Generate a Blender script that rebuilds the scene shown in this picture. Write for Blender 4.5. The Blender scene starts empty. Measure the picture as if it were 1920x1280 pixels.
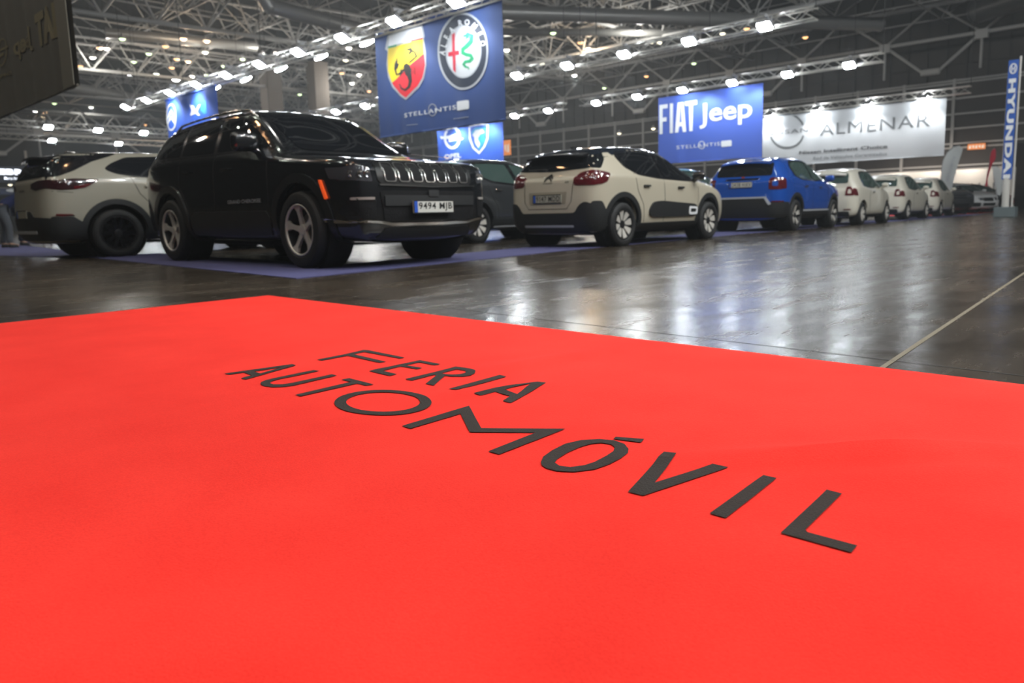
import bpy, bmesh, math, random
from mathutils import Vector, Matrix
from mathutils.bvhtree import BVHTree
from mathutils.geometry import delaunay_2d_cdt
R = math.radians
PI = math.pi
random.seed(7)
scn = bpy.context.scene
COL = scn.collection

# ------------------------------------------------------------------ camera
CAM = dict(f=1374.653, yaw=42.5012, pitch=-7.78116, roll=-1.36548, h=.51179, cx=56.663, cy=-53.33)
_y, _p, _r = R(CAM['yaw']), R(CAM['pitch']), R(CAM['roll'])
FWD = Vector((-math.sin(_y) * math.cos(_p), math.cos(_y) * math.cos(_p), math.sin(_p)))
_rt = Vector((math.cos(_y), math.sin(_y), 0)); _up = _rt.cross(FWD)
RGT = _rt * math.cos(_r) + _up * math.sin(_r); UPV = -_rt * math.sin(_r) + _up * math.cos(_r)
EYE = Vector((0, 0, CAM['h']))
cd = bpy.data.cameras.new('camera'); cam = bpy.data.objects.new('camera', cd); COL.objects.link(cam)
m = Matrix.Identity(4)
for i in range(3):
    m[i][0], m[i][1], m[i][2], m[i][3] = RGT[i], UPV[i], -FWD[i], EYE[i]
cam.matrix_world = m
cd.sensor_width = 36; cd.lens = CAM['f'] / 1920 * 36
cd.shift_x = -CAM['cx'] / 1920; cd.shift_y = CAM['cy'] / 1920
cd.clip_end = 400
cd.dof.use_dof = True; cd.dof.focus_distance = 1.75; cd.dof.aperture_fstop = 4.5
scn.camera = cam

# ------------------------------------------------------------------ world, lights, exposure
scn.view_settings.view_transform = 'Standard'; scn.view_settings.look = 'None'
scn.view_settings.gamma = 1; scn.view_settings.exposure = 0.35
scn.cycles.use_denoising = True
scn.cycles.use_adaptive_sampling = True; scn.cycles.adaptive_threshold = .035; scn.cycles.adaptive_min_samples = 16
scn.cycles.max_bounces = 5; scn.cycles.diffuse_bounces = 3; scn.cycles.glossy_bounces = 3; scn.cycles.transmission_bounces = 2; scn.cycles.volume_bounces = 0
scn.cycles.caustics_reflective = False; scn.cycles.caustics_refractive = False
scn.cycles.sample_clamp_indirect = 8
w = bpy.data.worlds.new('hall_air'); scn.world = w; w.use_nodes = True
w.node_tree.nodes['Background'].inputs[0].default_value = (.86, .93, 1, 1)
w.node_tree.nodes['Background'].inputs[1].default_value = .42


# thin haze in the hall's air
vsn = w.node_tree.nodes.new('ShaderNodeVolumeScatter'); vsn.inputs['Density'].default_value = .0020; vsn.inputs['Anisotropy'].default_value = .5; vsn.inputs['Color'].default_value = (.9, .95, 1, 1)
w.node_tree.links.new(vsn.outputs[0], w.node_tree.nodes['World Output'].inputs['Volume'])


def area(name, loc, size, power, col=(1, .97, .92), rot=(0, 0, 0), sy=None):
    l = bpy.data.lights.new(name, 'AREA'); l.energy = power; l.color = col; l.size = size
    if sy: l.shape = 'RECTANGLE'; l.size_y = sy
    o = bpy.data.objects.new(name, l); COL.objects.link(o); o.location = loc; o.rotation_euler = rot
    return o


# fill lights added at high-bay lamp spots over the aisle and behind the camera: (x, y, watts, warm)
HIGH_BAY = [(-11, -9, 1), (-5, -9, 0), (1, -9, 1), (7, -9, 0), (-14, -3, 0), (-8, -3, 1), (-2, -3, 0), (4, -3, 1), (10, -3, 0), (-4.5, 3, 1), (0.5, 3, 0), (6, 3, 0), (12, 3, 1), (-1, 9, 0), (5, 9, 1), (11, 9, 0), (2, 15, 0), (8, 15, 1),
            (5, 22, 0), (11, 24, 1), (-20, -8, 0), (-22, -2, 1), (-28, -6, 0), (-34, -1, 1)]
HB_Z, HB_FILL_W = 12.2, 1150
for x, y, k in HIGH_BAY:
    l = bpy.data.lights.new('high_bay_fill_light', 'POINT'); l.shadow_soft_size = .25; l.energy = HB_FILL_W * (.0 if y < -5 else (.1 if y < 0 else (.16 if y < 6 else 1.1))); l.color = (1, .97, .92) if k else (.86, .95, 1)  # added fill, strongest on the far side towards the cars
    o = bpy.data.objects.new('high_bay_fill_light', l); COL.objects.link(o); o.location = (x, y, HB_Z - .3)


def ray(u, v):
    return FWD + RGT * ((u - 960 - CAM['cx']) / CAM['f']) - UPV * ((v - 640 - CAM['cy']) / CAM['f'])


def up(u, v, ax, val):
    """the point of the hall seen at a pixel of the photograph, on a plane of the hall"""
    d = ray(u, v); t = (val - EYE[ax]) / d[ax]
    return EYE + d * t


# ------------------------------------------------------------------ materials
MATS = {}


def M(name, col, rough=.5, metal=0, coat=0, emit=0, ecol=None, spec=None, bump=0, bscale=40, sheen=0, var=0, trans=0):
    if name in MATS: return MATS[name]
    mt = bpy.data.materials.new(name); mt.use_nodes = True; MATS[name] = mt
    nt = mt.node_tree; b = nt.nodes['Principled BSDF']
    b.inputs['Base Color'].default_value = (*col, 1); b.inputs['Roughness'].default_value = rough
    b.inputs['Metallic'].default_value = metal; b.inputs['Coat Weight'].default_value = coat
    b.inputs['Coat Roughness'].default_value = .03
    if spec is not None: b.inputs['Specular IOR Level'].default_value = spec
    if trans: b.inputs['Transmission Weight'].default_value = trans
    if sheen: b.inputs['Sheen Weight'].default_value = sheen; b.inputs['Sheen Roughness'].default_value = .5
    if emit:
        b.inputs['Emission Color'].default_value = (*(ecol or col), 1); b.inputs['Emission Strength'].default_value = emit
    if bump or var:
        tc = nt.nodes.new('ShaderNodeTexCoord'); n = nt.nodes.new('ShaderNodeTexNoise')
        n.inputs['Scale'].default_value = bscale; n.inputs['Detail'].default_value = 4
        nt.links.new(tc.outputs['Object'], n.inputs['Vector'])
        if bump:
            bp = nt.nodes.new('ShaderNodeBump'); bp.inputs['Strength'].default_value = bump; bp.inputs['Distance'].default_value = .01
            nt.links.new(n.outputs[0], bp.inputs['Height']); nt.links.new(bp.outputs[0], b.inputs['Normal'])
        if var:
            cr = nt.nodes.new('ShaderNodeMapRange')
            cr.inputs[3].default_value = 1 - var; cr.inputs[4].default_value = 1 + var
            nt.links.new(n.outputs[0], cr.inputs[0])
            mx = nt.nodes.new('ShaderNodeVectorMath'); mx.operation = 'SCALE'; mx.inputs[0].default_value = col
            nt.links.new(cr.outputs[0], mx.inputs['Scale']); nt.links.new(mx.outputs[0], b.inputs['Base Color'])
    return mt


m_jeep = M('black_paint', (.006, .007, .009), .16, coat=1)
m_cream = M('cream_paint', (.50, .455, .36), .3, coat=.8)
m_opel = M('sand_paint', (.30, .285, .235), .3, coat=.8)
m_blue = M('blue_paint', (.004, .075, .42), .22, metal=.15, coat=1)
m_ivory = M('ivory_paint', (.60, .57, .49), .3, coat=.8)
m_grey = M('grey_paint', (.035, .038, .042), .28, metal=.3, coat=1)
m_teal = M('teal_paint', (.01, .22, .30), .3, coat=1)
m_white = M('white_paint', (.62, .63, .64), .3, coat=.8)
m_dred = M('dark_red_paint', (.22, .012, .02), .3, coat=.8)
m_glass = M('dark_glass', (.006, .007, .009), .03, spec=.6)
m_glass2 = M('greenish_glass', (.045, .075, .068), .04, spec=.7)
m_cab = M('cabin_fabric', (.03, .03, .03), .8)
m_trim = M('black_plastic', (.011, .012, .0135), .5)
m_gloss = M('gloss_black', (.006, .006, .008), .12, coat=1)
m_seam = M('panel_gap', (.01, .01, .01), .8)
m_tyre = M('tyre_rubber', (.006, .006, .0065), .68, bump=.3, bscale=120)
m_well = M('wheel_well', (.004, .004, .004), .95)
m_chrome = M('chrome', (.75, .74, .72), .12, metal=1)
m_alu = M('machined_alloy', (.70, .67, .62), .36, metal=.35)
m_alud = M('dark_alloy', (.03, .03, .033), .35, metal=.6)
m_disc = M('brake_disc', (.25, .24, .23), .4, metal=1)
m_tail = M('tail_lamp_red', (.085, .002, .006), .12, coat=1)
m_taild = M('tail_lamp_dark', (.022, .002, .004), .1, coat=1)
m_head = M('head_lamp', (.05, .052, .06), .08, coat=1)
m_orange = M('orange_marker', (.9, .09, .01), .3, coat=.5, emit=.35, ecol=(1, .12, .02))
m_plate = M('plate_white', (.62, .62, .58), .4)
m_pblue = M('plate_blue', (.02, .09, .5), .4)
m_ink = M('black_ink', (.012, .011, .011), .6)
m_bumpd = M('bumper_mesh', (.006, .006, .007), .7, bump=.8, bscale=90, spec=.2)
m_steel = M('painted_steel', (.42, .42, .41), .5)
m_truss = M('aluminium_truss', (.60, .58, .53), .35, metal=.5)
m_dsteel = M('dark_steel', (.035, .035, .035), .6)
m_roof = M('roof_sheet', (.018, .022, .026), .8)
m_wallm = M('dark_cladding', (.052, .048, .045), .75, var=.25, bscale=.6)
m_wallw = M('white_partition', (.5, .5, .48), .7)
m_duct = M('duct_sheet', (.30, .30, .29), .35, metal=.4)
m_flood = M('flood_lens', (1, 1, 1), .3, emit=95, ecol=(.86, .94, 1))
m_house = M('flood_housing', (.30, .30, .31), .4)
m_lw = M('lamp_white', (1, 1, 1), .3, emit=46, ecol=(1, .98, .92))
m_lg = M('lamp_greenish', (1, 1, 1), .3, emit=46, ecol=(.90, 1, .84))
m_lo = M('lamp_orange', (1, .7, .5), .3, emit=45, ecol=(1, .55, .27))
m_navy = M('navy_banner', (.035, .075, .24), .7)
m_royal = M('royal_banner', (.055, .12, .52), .7)
m_cyanb = M('bright_blue_banner', (.03, .12, .62), .7)
m_wban = M('white_banner', (.48, .49, .50), .7)
m_back = M('banner_back', (.085, .08, .065), .8, bump=.3, bscale=60)
m_gold = M('show_through_print', (.17, .145, .075), .8)
m_wprint = M('white_print', (.80, .82, .85), .6)
m_yel = M('yellow_print', (.85, .62, .02), .6)
m_redp = M('red_print', (.72, .02, .035), .6)
m_grn = M('green_print', (.02, .30, .13), .6)
m_slv = M('silver_print', (.42, .44, .48), .5)
m_tealp = M('cyan_print', (.03, .32, .62), .6)
m_gprint = M('grey_print', (.12, .125, .13), .6)


# ------------------------------------------------------------------ helpers
def tag(o, label, cat, group=None, kind=None):
    o['label'] = label; o['category'] = cat
    if group: o['group'] = group
    if kind: o['kind'] = kind
    return o


def empty(name, loc=(0, 0, 0), rz=0):
    o = bpy.data.objects.new(name, None); COL.objects.link(o); o.location = loc; o.rotation_euler = (0, 0, rz)
    o.empty_display_size = .1
    return o


def mk(name, vs, fs, mat, parent=None, smooth=False):
    me = bpy.data.meshes.new(name); me.from_pydata([tuple(v) for v in vs], [], [tuple(f) for f in fs])
    me.materials.append(mat); me.validate(); me.update()
    if smooth: me.polygons.foreach_set('use_smooth', [True] * len(me.polygons))
    o = bpy.data.objects.new(name, me); COL.objects.link(o)
    if parent: o.parent = parent
    return o


class MB:
    def __init__(s): s.v = []; s.f = []

    def add(s, vs, fs):
        n = len(s.v); s.v += [Vector(a) for a in vs]; s.f += [tuple(i + n for i in f) for f in fs]; return s

    def box(s, c, d, rot=None):
        vs = [Vector((x * d[0] / 2, y * d[1] / 2, z * d[2] / 2)) for x in (-1, 1) for y in (-1, 1) for z in (-1, 1)]
        if rot: vs = [rot @ a for a in vs]
        c = Vector(c)
        return s.add([a + c for a in vs], [(0, 1, 3, 2), (4, 6, 7, 5), (0, 4, 5, 1), (2, 3, 7, 6), (0, 2, 6, 4), (1, 5, 7, 3)])

    def rbox(s, c, d, r=.02, rot=None):
        bm = bmesh.new(); bmesh.ops.create_cube(bm, size=1)
        for a in bm.verts: a.co = Vector((a.co.x * d[0], a.co.y * d[1], a.co.z * d[2]))
        bmesh.ops.bevel(bm, geom=bm.edges[:], offset=r, segments=2, affect='EDGES', profile=.5)
        vs = [(rot @ a.co if rot else a.co) + Vector(c) for a in bm.verts]; bm.verts.index_update()
        fs = [[q.index for q in f.verts] for f in bm.faces]; bm.free()
        return s.add(vs, fs)

    def tube(s, a, b, r, n=6, r2=None, cap=True):
        a = Vector(a); b = Vector(b); d = (b - a)
        if d.length < 1e-6: return s
        d.normalize(); t = Vector((0, 0, 1)) if abs(d.z) < .9 else Vector((1, 0, 0))
        e1 = d.cross(t).normalized(); e2 = d.cross(e1); r2 = r if r2 is None else r2
        vs = [a + (e1 * math.cos(2 * PI * k / n) + e2 * math.sin(2 * PI * k / n)) * r for k in range(n)]
        vs += [b + (e1 * math.cos(2 * PI * k / n) + e2 * math.sin(2 * PI * k / n)) * r2 for k in range(n)]
        fs = [(k, (k + 1) % n, n + (k + 1) % n, n + k) for k in range(n)]
        if cap: fs += [tuple(range(n))[::-1], tuple(range(n, 2 * n))]
        return s.add(vs, fs)

    def path(s, pts, r, n=8):
        for a, b in zip(pts, pts[1:]): s.tube(a, b, r, n)
        return s

    def lathe(s, prof, ax='X', n=40, c=(0, 0, 0)):
        """profile of (along, radius)"""
        vs = []
        for (t, r) in prof:
            for k in range(n):
                a = 2 * PI * k / n; p, q = r * math.cos(a), r * math.sin(a)
                vs.append(Vector((t, p, q) if ax == 'X' else (p, q, t)) + Vector(c))
        fs = []
        for i in range(len(prof) - 1):
            for k in range(n):
                fs.append((i * n + k, i * n + (k + 1) % n, (i + 1) * n + (k + 1) % n, (i + 1) * n + k))
        return s.add(vs, fs)

    def build(s, name, mat, parent=None, smooth=False):
        return mk(name, s.v, s.f, mat, parent, smooth)


def smooth_by_angle(o, ang=35):
    """smooth faces, sharp edges where the surface turns hard"""
    me = o.data
    bm = bmesh.new(); bm.from_mesh(me)
    for f in bm.faces: f.smooth = True
    for e in bm.edges:
        if len(e.link_faces) == 2 and e.calc_face_angle(0) > R(ang): e.smooth = False
    bm.to_mesh(me); bm.free(); me.update()
    return o


def tri(poly, cell=None, holes=()):
    """triangulate a 2-D outline (with holes), with inner points on a grid"""
    loops = [poly] + list(holes); vs = []; fc = []
    for lp in loops:
        pts = []
        for a, b in zip(lp, lp[1:] + lp[:1]):
            a = Vector(a); b = Vector(b); n = max(1, int((b - a).length / cell)) if cell else 1
            pts += [a.lerp(b, k / n) for k in range(n)]
        fc.append(list(range(len(vs), len(vs) + len(pts)))); vs += pts
    nb = len(vs)

    def inside(p, lp):
        c = False
        for a, b in zip(lp, lp[1:] + lp[:1]):
            if (a[1] > p[1]) != (b[1] > p[1]) and p[0] < (b[0] - a[0]) * (p[1] - a[1]) / (b[1] - a[1]) + a[0]: c = not c
        return c
    if cell:
        x0, x1 = min(p[0] for p in poly), max(p[0] for p in poly); y0, y1 = min(p[1] for p in poly), max(p[1] for p in poly)
        nx, ny = int((x1 - x0) / cell), int((y1 - y0) / cell)
        for i in range(1, nx + 1):
            for j in range(1, ny + 1):
                p = (x0 + (i - .5 * (j % 2)) * (x1 - x0) / (nx + 1), y0 + j * (y1 - y0) / (ny + 1))
                if inside(p, poly) and not any(inside(p, h) for h in holes): vs.append(Vector(p))
    v2, _, f2, ov, _, _ = delaunay_2d_cdt(vs, [], fc, 0, 1e-6)
    out = []
    for f in f2:
        c = (sum(v2[i].x for i in f) / len(f), sum(v2[i].y for i in f) / len(f))
        if inside(c, poly) and not any(inside(c, h) for h in holes): out.append(tuple(f))
    return [Vector((a.x, a.y)) for a in v2], out


def rnd(poly, r=.03, n=3):
    out = []; N = len(poly)
    for i in range(N):
        p = Vector(poly[i]); a = Vector(poly[i - 1]); b = Vector(poly[(i + 1) % N])
        da = (a - p); db = (b - p)
        if da.length < 1e-6 or db.length < 1e-6: continue
        ra = min(r, da.length * .45); rb = min(r, db.length * .45)
        A = p + da.normalized() * ra; B = p + db.normalized() * rb
        for k in range(n + 1):
            t = k / n; out.append(A * (1 - t) ** 2 + p * 2 * t * (1 - t) + B * t * t)
    return [(q.x, q.y) for q in out]


def arc(cx, cy, rx, ry, a0=0, a1=360, n=32):
    full = abs(a1 - a0) >= 360
    return [(cx + rx * math.cos(R(a0 + (a1 - a0) * k / n)), cy + ry * math.sin(R(a0 + (a1 - a0) * k / n))) for k in range(n + (0 if full else 1))]


def bands(a, b):
    """ring sector from an outer and an inner arc"""
    return list(a) + list(b)[::-1]


def sheet(name, polys, fn, mat, parent=None, cell=None, th=.0):
    """flat outlines mapped through fn(u,v)->3-D; polys: list of outline or (outline, holes)"""
    mb = MB()
    for p in polys:
        holes = ()
        if isinstance(p, tuple): p, holes = p
        v, f = tri(list(p), cell, holes)
        if not v: continue
        P = [Vector(fn(a.x, a.y)) for a in v]
        mb.add(P, f)
        if th:
            n = Vector((0, 0, 0))
            for t in f[:6]:
                n += (P[t[1]] - P[t[0]]).cross(P[t[2]] - P[t[0]])
            n.normalize(); off = -n * th
            cnt = {}
            for t in f:
                for a, b in zip(t, t[1:] + t[:1]): cnt[(a, b)] = 1
            for (a, b) in list(cnt):
                if (b, a) not in cnt: mb.add([P[a], P[b], P[b] + off, P[a] + off], [(0, 3, 2, 1)])
    return mb.build(name, mat, parent)


def glyphs(txt, bold=0.0, space=1.0):
    """triangles of a text line in unit height: verts, faces"""
    cu = bpy.data.curves.new('t', 'FONT'); cu.body = txt; cu.size = 1; cu.offset = bold; cu.space_character = space; cu.resolution_u = 3
    o = bpy.data.objects.new('t', cu); COL.objects.link(o)
    dg = bpy.context.evaluated_depsgraph_get(); dg.update(); e = o.evaluated_get(dg); me = e.to_mesh()
    v = [Vector((a.co.x, a.co.y)) for a in me.vertices]; f = [tuple(p.vertices) for p in me.polygons]
    e.to_mesh_clear(); bpy.data.objects.remove(o); bpy.data.curves.remove(cu)
    return v, f


def text(name, txt, box, fn, mat, parent=None, bold=0, space=1.0, mirror=False, rot=False):
    """text fitted in box (u0,v0,u1,v1) of a surface map"""
    v, f = glyphs(txt, bold, space)
    x0, x1 = min(a.x for a in v), max(a.x for a in v); y0, y1 = min(a.y for a in v), max(a.y for a in v)
    P = []
    for a in v:
        s, t = (a.x - x0) / (x1 - x0), (a.y - y0) / (y1 - y0)
        if mirror: s = 1 - s
        if rot: s, t = t, 1 - s
        P.append(fn(box[0] + (box[2] - box[0]) * s, box[1] + (box[3] - box[1]) * t))
    return mk(name, P, f, mat, parent)


def copy_tree(o, parent=None, mats=None):
    c = o.copy(); COL.objects.link(c); c.parent = parent
    if mats and o.type == 'MESH':
        for s, sl in enumerate(c.material_slots):
            if sl.material in mats:
                mt = mats[sl.material]; sl.link = 'OBJECT'; sl.material = mt
    for ch in list(o.children): copy_tree(ch, c, mats)
    return c


# ------------------------------------------------------------------ floor and carpets
def floor_material():
    mt = bpy.data.materials.new('polished_concrete'); mt.use_nodes = True; nt = mt.node_tree; b = nt.nodes['Principled BSDF']
    L = nt.links.new; N = nt.nodes.new
    tc = N('ShaderNodeTexCoord')
    n1 = N('ShaderNodeTexNoise'); n1.inputs['Scale'].default_value = .55; n1.inputs['Detail'].default_value = 7; n1.inputs['Roughness'].default_value = .62
    L(tc.outputs['Object'], n1.inputs['Vector'])
    mp = N('ShaderNodeMapping'); mp.inputs['Scale'].default_value = (1, .22, 1); mp.inputs['Rotation'].default_value = (0, 0, R(-35)); L(tc.outputs['Object'], mp.inputs[0])
    n2 = N('ShaderNodeTexNoise'); n2.inputs['Scale'].default_value = 5; n2.inputs['Detail'].default_value = 8; n2.inputs['Roughness'].default_value = .7
    L(mp.outputs[0], n2.inputs['Vector'])
    cr = N('ShaderNodeValToRGB'); L(n1.outputs[0], cr.inputs[0])
    cr.color_ramp.elements[0].position = .35; cr.color_ramp.elements[0].color = (.030, .023, .017, 1)
    cr.color_ramp.elements[1].position = .7; cr.color_ramp.elements[1].color = (.085, .068, .050, 1)
    mx = N('ShaderNodeMix'); mx.data_type = 'RGBA'; mx.blend_type = 'MULTIPLY'; mx.inputs[0].default_value = .8
    cr2 = N('ShaderNodeValToRGB'); L(n2.outputs[0], cr2.inputs[0])
    cr2.color_ramp.elements[0].position = .3; cr2.color_ramp.elements[0].color = (.5, .5, .5, 1)
    cr2.color_ramp.elements[1].position = .75; cr2.color_ramp.elements[1].color = (1.3, 1.25, 1.2, 1)
    L(cr.outputs[0], mx.inputs[6]); L(cr2.outputs[0], mx.inputs[7]); L(mx.outputs[2], b.inputs['Base Color'])
    mr = N('ShaderNodeMapRange'); L(n2.outputs[0], mr.inputs[0]); mr.inputs[1].default_value = .3; mr.inputs[2].default_value = .8
    mr.inputs[3].default_value = .16; mr.inputs[4].default_value = .36
    L(mr.outputs[0], b.inputs['Roughness'])
    b.inputs['Specular IOR Level'].default_value = .62
    n3 = N('ShaderNodeTexNoise'); n3.inputs['Scale'].default_value = 1.6; n3.inputs['Detail'].default_value = 5; L(tc.outputs['Object'], n3.inputs['Vector'])
    bp = N('ShaderNodeBump'); bp.inputs['Strength'].default_value = .16; bp.inputs['Distance'].default_value = .05
    L(n3.outputs[0], bp.inputs['Height']); L(bp.outputs[0], b.inputs['Normal'])
    return mt


fl = MB(); fl.add([(-95, -25, 0), (45, -25, 0), (45, 66, 0), (-95, 66, 0)], [(0, 1, 2, 3)])
floor = fl.build('floor', floor_material()); floor['kind'] = 'structure'
jm = M('joint_filler', (.16, .13, .085), .6)
a, b2 = up(1650, 692, 2, 0), up(1920, 512, 2, 0); dr = (b2 - a).normalized(); a0 = a - dr * .8; b0 = a + dr * 30; nr = Vector((-dr.y, dr.x, 0)) * .009
j = MB().add([a0 - nr + Vector((0, 0, .0012)), b0 - nr + Vector((0, 0, .0012)), b0 + nr + Vector((0, 0, .0012)), a0 + nr + Vector((0, 0, .0012))], [(0, 1, 2, 3)]).build('trim_1', jm); j['kind'] = 'structure'
a, b2 = up(960, 592, 2, 0), up(1750, 685, 2, 0); dr = (b2 - a).normalized(); a0 = a - dr * 4; b0 = b2 + dr * 8; nr = Vector((-dr.y, dr.x, 0)) * .003
j = MB().add([a0 - nr + Vector((0, 0, .0012)), b0 - nr + Vector((0, 0, .0012)), b0 + nr + Vector((0, 0, .0012)), a0 + nr + Vector((0, 0, .0012))], [(0, 1, 2, 3)]).build('trim_2', m_ink); j['kind'] = 'structure'

# red carpet
KX, KY = -4.70, 2.39


def wr(cx, cy, dx, dy, L, Wd, A, x, y):
    d = math.hypot(dx, dy); dx /= d; dy /= d
    s = (x - cx) * dx + (y - cy) * dy; t = -(x - cx) * dy + (y - cy) * dx
    return A * math.exp(-(s / L) ** 2 - (t / Wd) ** 2)


WR = []
for (u0, v0, u1, v1, wd, A) in [(1350, 862, 1900, 850, .032, .034), (1560, 905, 1900, 880, .035, .015), (900, 700, 1120, 660, .05, .011), (830, 745, 1010, 725, .04, .008),
                                (880, 775, 1080, 760, .035, .003), (560, 800, 700, 790, .05, .003), (600, 700, 900, 690, .03, .002), (1060, 800, 1230, 800, .04, .004)]:
    p, q = up(u0, v0, 2, 0), up(u1, v1, 2, 0); c = (p + q) / 2; WR.append((c.x, c.y, (q - p).x, (q - p).y, (q - p).length * .5, wd, A))


def cz(x, y):
    z = .006 + .0012 * math.sin(x * 2.3 + y * 1.7) * math.sin(y * 2.9 - x)
    for k in WR: z += wr(*k, x, y)
    e = min(y + 1.5, KY - y, x - KX, 3.5 - x); z *= min(1, max(0, e) / .06) * .5 + .5
    return z


def red_material():
    mt = bpy.data.materials.new('red_felt'); mt.use_nodes = True; nt = mt.node_tree; b = nt.nodes['Principled BSDF']; L = nt.links.new; N = nt.nodes.new
    tc = N('ShaderNodeTexCoord'); n = N('ShaderNodeTexNoise'); n.inputs['Scale'].default_value = 260; n.inputs['Detail'].default_value = 3; L(tc.outputs['Object'], n.inputs['Vector'])
    n2 = N('ShaderNodeTexNoise'); n2.inputs['Scale'].default_value = 3.5; n2.inputs['Detail'].default_value = 5; L(tc.outputs['Object'], n2.inputs['Vector'])
    ad = N('ShaderNodeMath'); ad.operation = 'ADD'; L(n.outputs[0], ad.inputs[0]); L(n2.outputs[0], ad.inputs[1])
    cr = N('ShaderNodeValToRGB'); cr.color_ramp.elements[0].color = (.76, .022, .0135, 1); cr.color_ramp.elements[1].color = (.88, .037, .024, 1)
    cr.color_ramp.elements[0].position = .35; cr.color_ramp.elements[1].position = .65
    hf = N('ShaderNodeMath'); hf.operation = 'MULTIPLY'; hf.inputs[1].default_value = .5; L(ad.outputs[0], hf.inputs[0]); L(hf.outputs[0], cr.inputs[0])
    L(cr.outputs[0], b.inputs['Base Color']); b.inputs['Roughness'].default_value = .95; b.inputs['Specular IOR Level'].default_value = .15
    b.inputs['Sheen Weight'].default_value = .05; b.inputs['Sheen Tint'].default_value = (1, .6, .55, 1)
    bp = N('ShaderNodeBump'); bp.inputs['Strength'].default_value = .5; bp.inputs['Distance'].default_value = .002; L(n.outputs[0], bp.inputs['Height']); L(bp.outputs[0], b.inputs['Normal'])
    return mt


xs = [KX + .05 * i for i in range(int((3.5 - KX) / .05) + 1)]; ys = [-1.5 + .05 * i for i in range(int((KY + 1.5) / .05) + 1)] + [KY]
vs = [(x, y, cz(x, y)) for y in ys for x in xs]; nx = len(xs); fs = [(j * nx + i, j * nx + i + 1, (j + 1) * nx + i + 1, (j + 1) * nx + i) for j in range(len(ys) - 1) for i in range(nx - 1)]
n0 = len(vs)
rim = [i for i in range(nx)] + [j * nx + nx - 1 for j in range(1, len(ys))] + [(len(ys) - 1) * nx + i for i in range(nx - 2, -1, -1)] + [j * nx for j in range(len(ys) - 2, 0, -1)]
vs += [(vs[i][0], vs[i][1], .0004) for i in rim]
fs += [(rim[k], rim[(k + 1) % len(rim)], n0 + (k + 1) % len(rim), n0 + k)[::-1] for k in range(len(rim))]
red = mk('red_carpet', vs, fs, red_material(), None, True)
tag(red, 'bright red felt carpet with large black lettering on the concrete floor', 'carpet')

T1 = (400, 640, 5.3333); T2 = (680, 660, 5.3333); T3 = (600, 710, 5.3333); T4 = (880, 770, 5.3333); T5 = (1150, 820, 4.0)


def px(T, pts): return [(T[0] + a / T[2], T[1] + b / T[2]) for a, b in pts]


def ell(T, cx, cy, rx, ry, tilt=0, n=40):
    o = []
    for k in range(n):
        t = 2 * PI * k / n; x, y = rx * math.cos(t), ry * math.sin(t)
        o.append((T[0] + (cx + x * math.cos(R(tilt)) - y * math.sin(R(tilt))) / T[2], T[1] + (cy + x * math.sin(R(tilt)) + y * math.cos(R(tilt))) / T[2]))
    return o


LET = [
    (px(T1, [(1040, 177), (1320, 122), (1500, 80), (1545, 82), (1915, 155), (1865, 165), (1510, 100), (1400, 123), (1725, 198), (1660, 208), (1345, 138), (1085, 187)]), []),
    (px(T1, [(110, 315), (790, 222), (828, 234), (320, 376), (275, 362), (382, 333), (305, 304), (160, 326)]), [px(T1, [(405, 295), (690, 253), (470, 315)])]),
    (px(T1, [(1005, 283), (640, 355), (530, 380), (478, 402), (470, 420), (500, 440), (600, 453), (720, 448), (800, 438), (1235, 337), (1185, 325), (790, 410), (690, 425), (600, 425), (565, 412), (590, 392), (660, 372), (1060, 293)]), []),
    (px(T1, [(1280, 378), (1360, 365), (1605, 427), (1530, 440), (1440, 418), (875, 545), (820, 530), (1375, 402)]), []),
    (ell(T3, 630, 237, 487, 128), [ell(T3, 631, 231, 370, 98)]),
    (px(T2, [(65, 187), (570, 75), (782, 115), (720, 128), (572, 97), (425, 127), (598, 158), (540, 170), (383, 142), (205, 186), (345, 217), (272, 234)]), []),
    (px(T2, [(425, 267), (720, 195), (930, 143), (1010, 152), (1080, 165), (1120, 182), (1130, 195), (1120, 215), (1080, 233), (1000, 245), (880, 243), (825, 235), (712, 330), (630, 315), (738, 230), (715, 224), (490, 282)]),
     [px(T2, [(785, 210), (940, 168), (1000, 180), (1030, 192), (1035, 202), (1015, 214), (970, 223), (900, 225), (850, 222)])]),
    (px(T2, [(865, 365), (1370, 224), (1440, 240), (940, 382)]), []),
    (px(T2, [(1110, 418), (1750, 296), (1835, 308), (1480, 508), (1400, 485), (1475, 437), (1330, 402), (1180, 433)]), [px(T2, [(1420, 383), (1685, 320), (1545, 417)])]),
    (px(T3, [(820, 470), (1490, 270), (1612, 492)]) + px(T4, [(960, 177), (300, 432), (190, 402), (665, 215), (30, 212)]) + px(T3, [(1495, 528), (1405, 350), (905, 497)]), []),
    (px(T4, [(715, 510), (740, 455), (830, 390), (960, 325), (1120, 288), (1300, 278), (1450, 290), (1550, 325), (1592, 375), (1585, 420), (1520, 475), (1400, 530), (1250, 580), (1050, 605), (880, 598), (770, 570), (725, 540)]),
     [px(T4, [(855, 515), (880, 480), (980, 415), (1100, 360), (1220, 325), (1320, 315), (1420, 330), (1455, 360), (1440, 400), (1370, 450), (1250, 510), (1150, 540), (1010, 558), (900, 545)])]),
    (px(T4, [(1440, 275), (1465, 255), (1750, 275), (1715, 310)]), []),
    (px(T5, [(110, 402), (380, 108), (472, 130), (310, 333), (745, 195), (865, 217), (225, 430)]), []),
    (px(T5, [(722, 562), (1125, 275), (1225, 300), (845, 597)]), []),
    (px(T5, [(1255, 708), (1600, 385), (1715, 412), (1440, 685), (1458, 703), (1830, 802), (1785, 855)]), []),
]
m_felt = M('black_felt', (.020, .0125, .0085), .9, bump=.4, bscale=300)
polys = []
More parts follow.
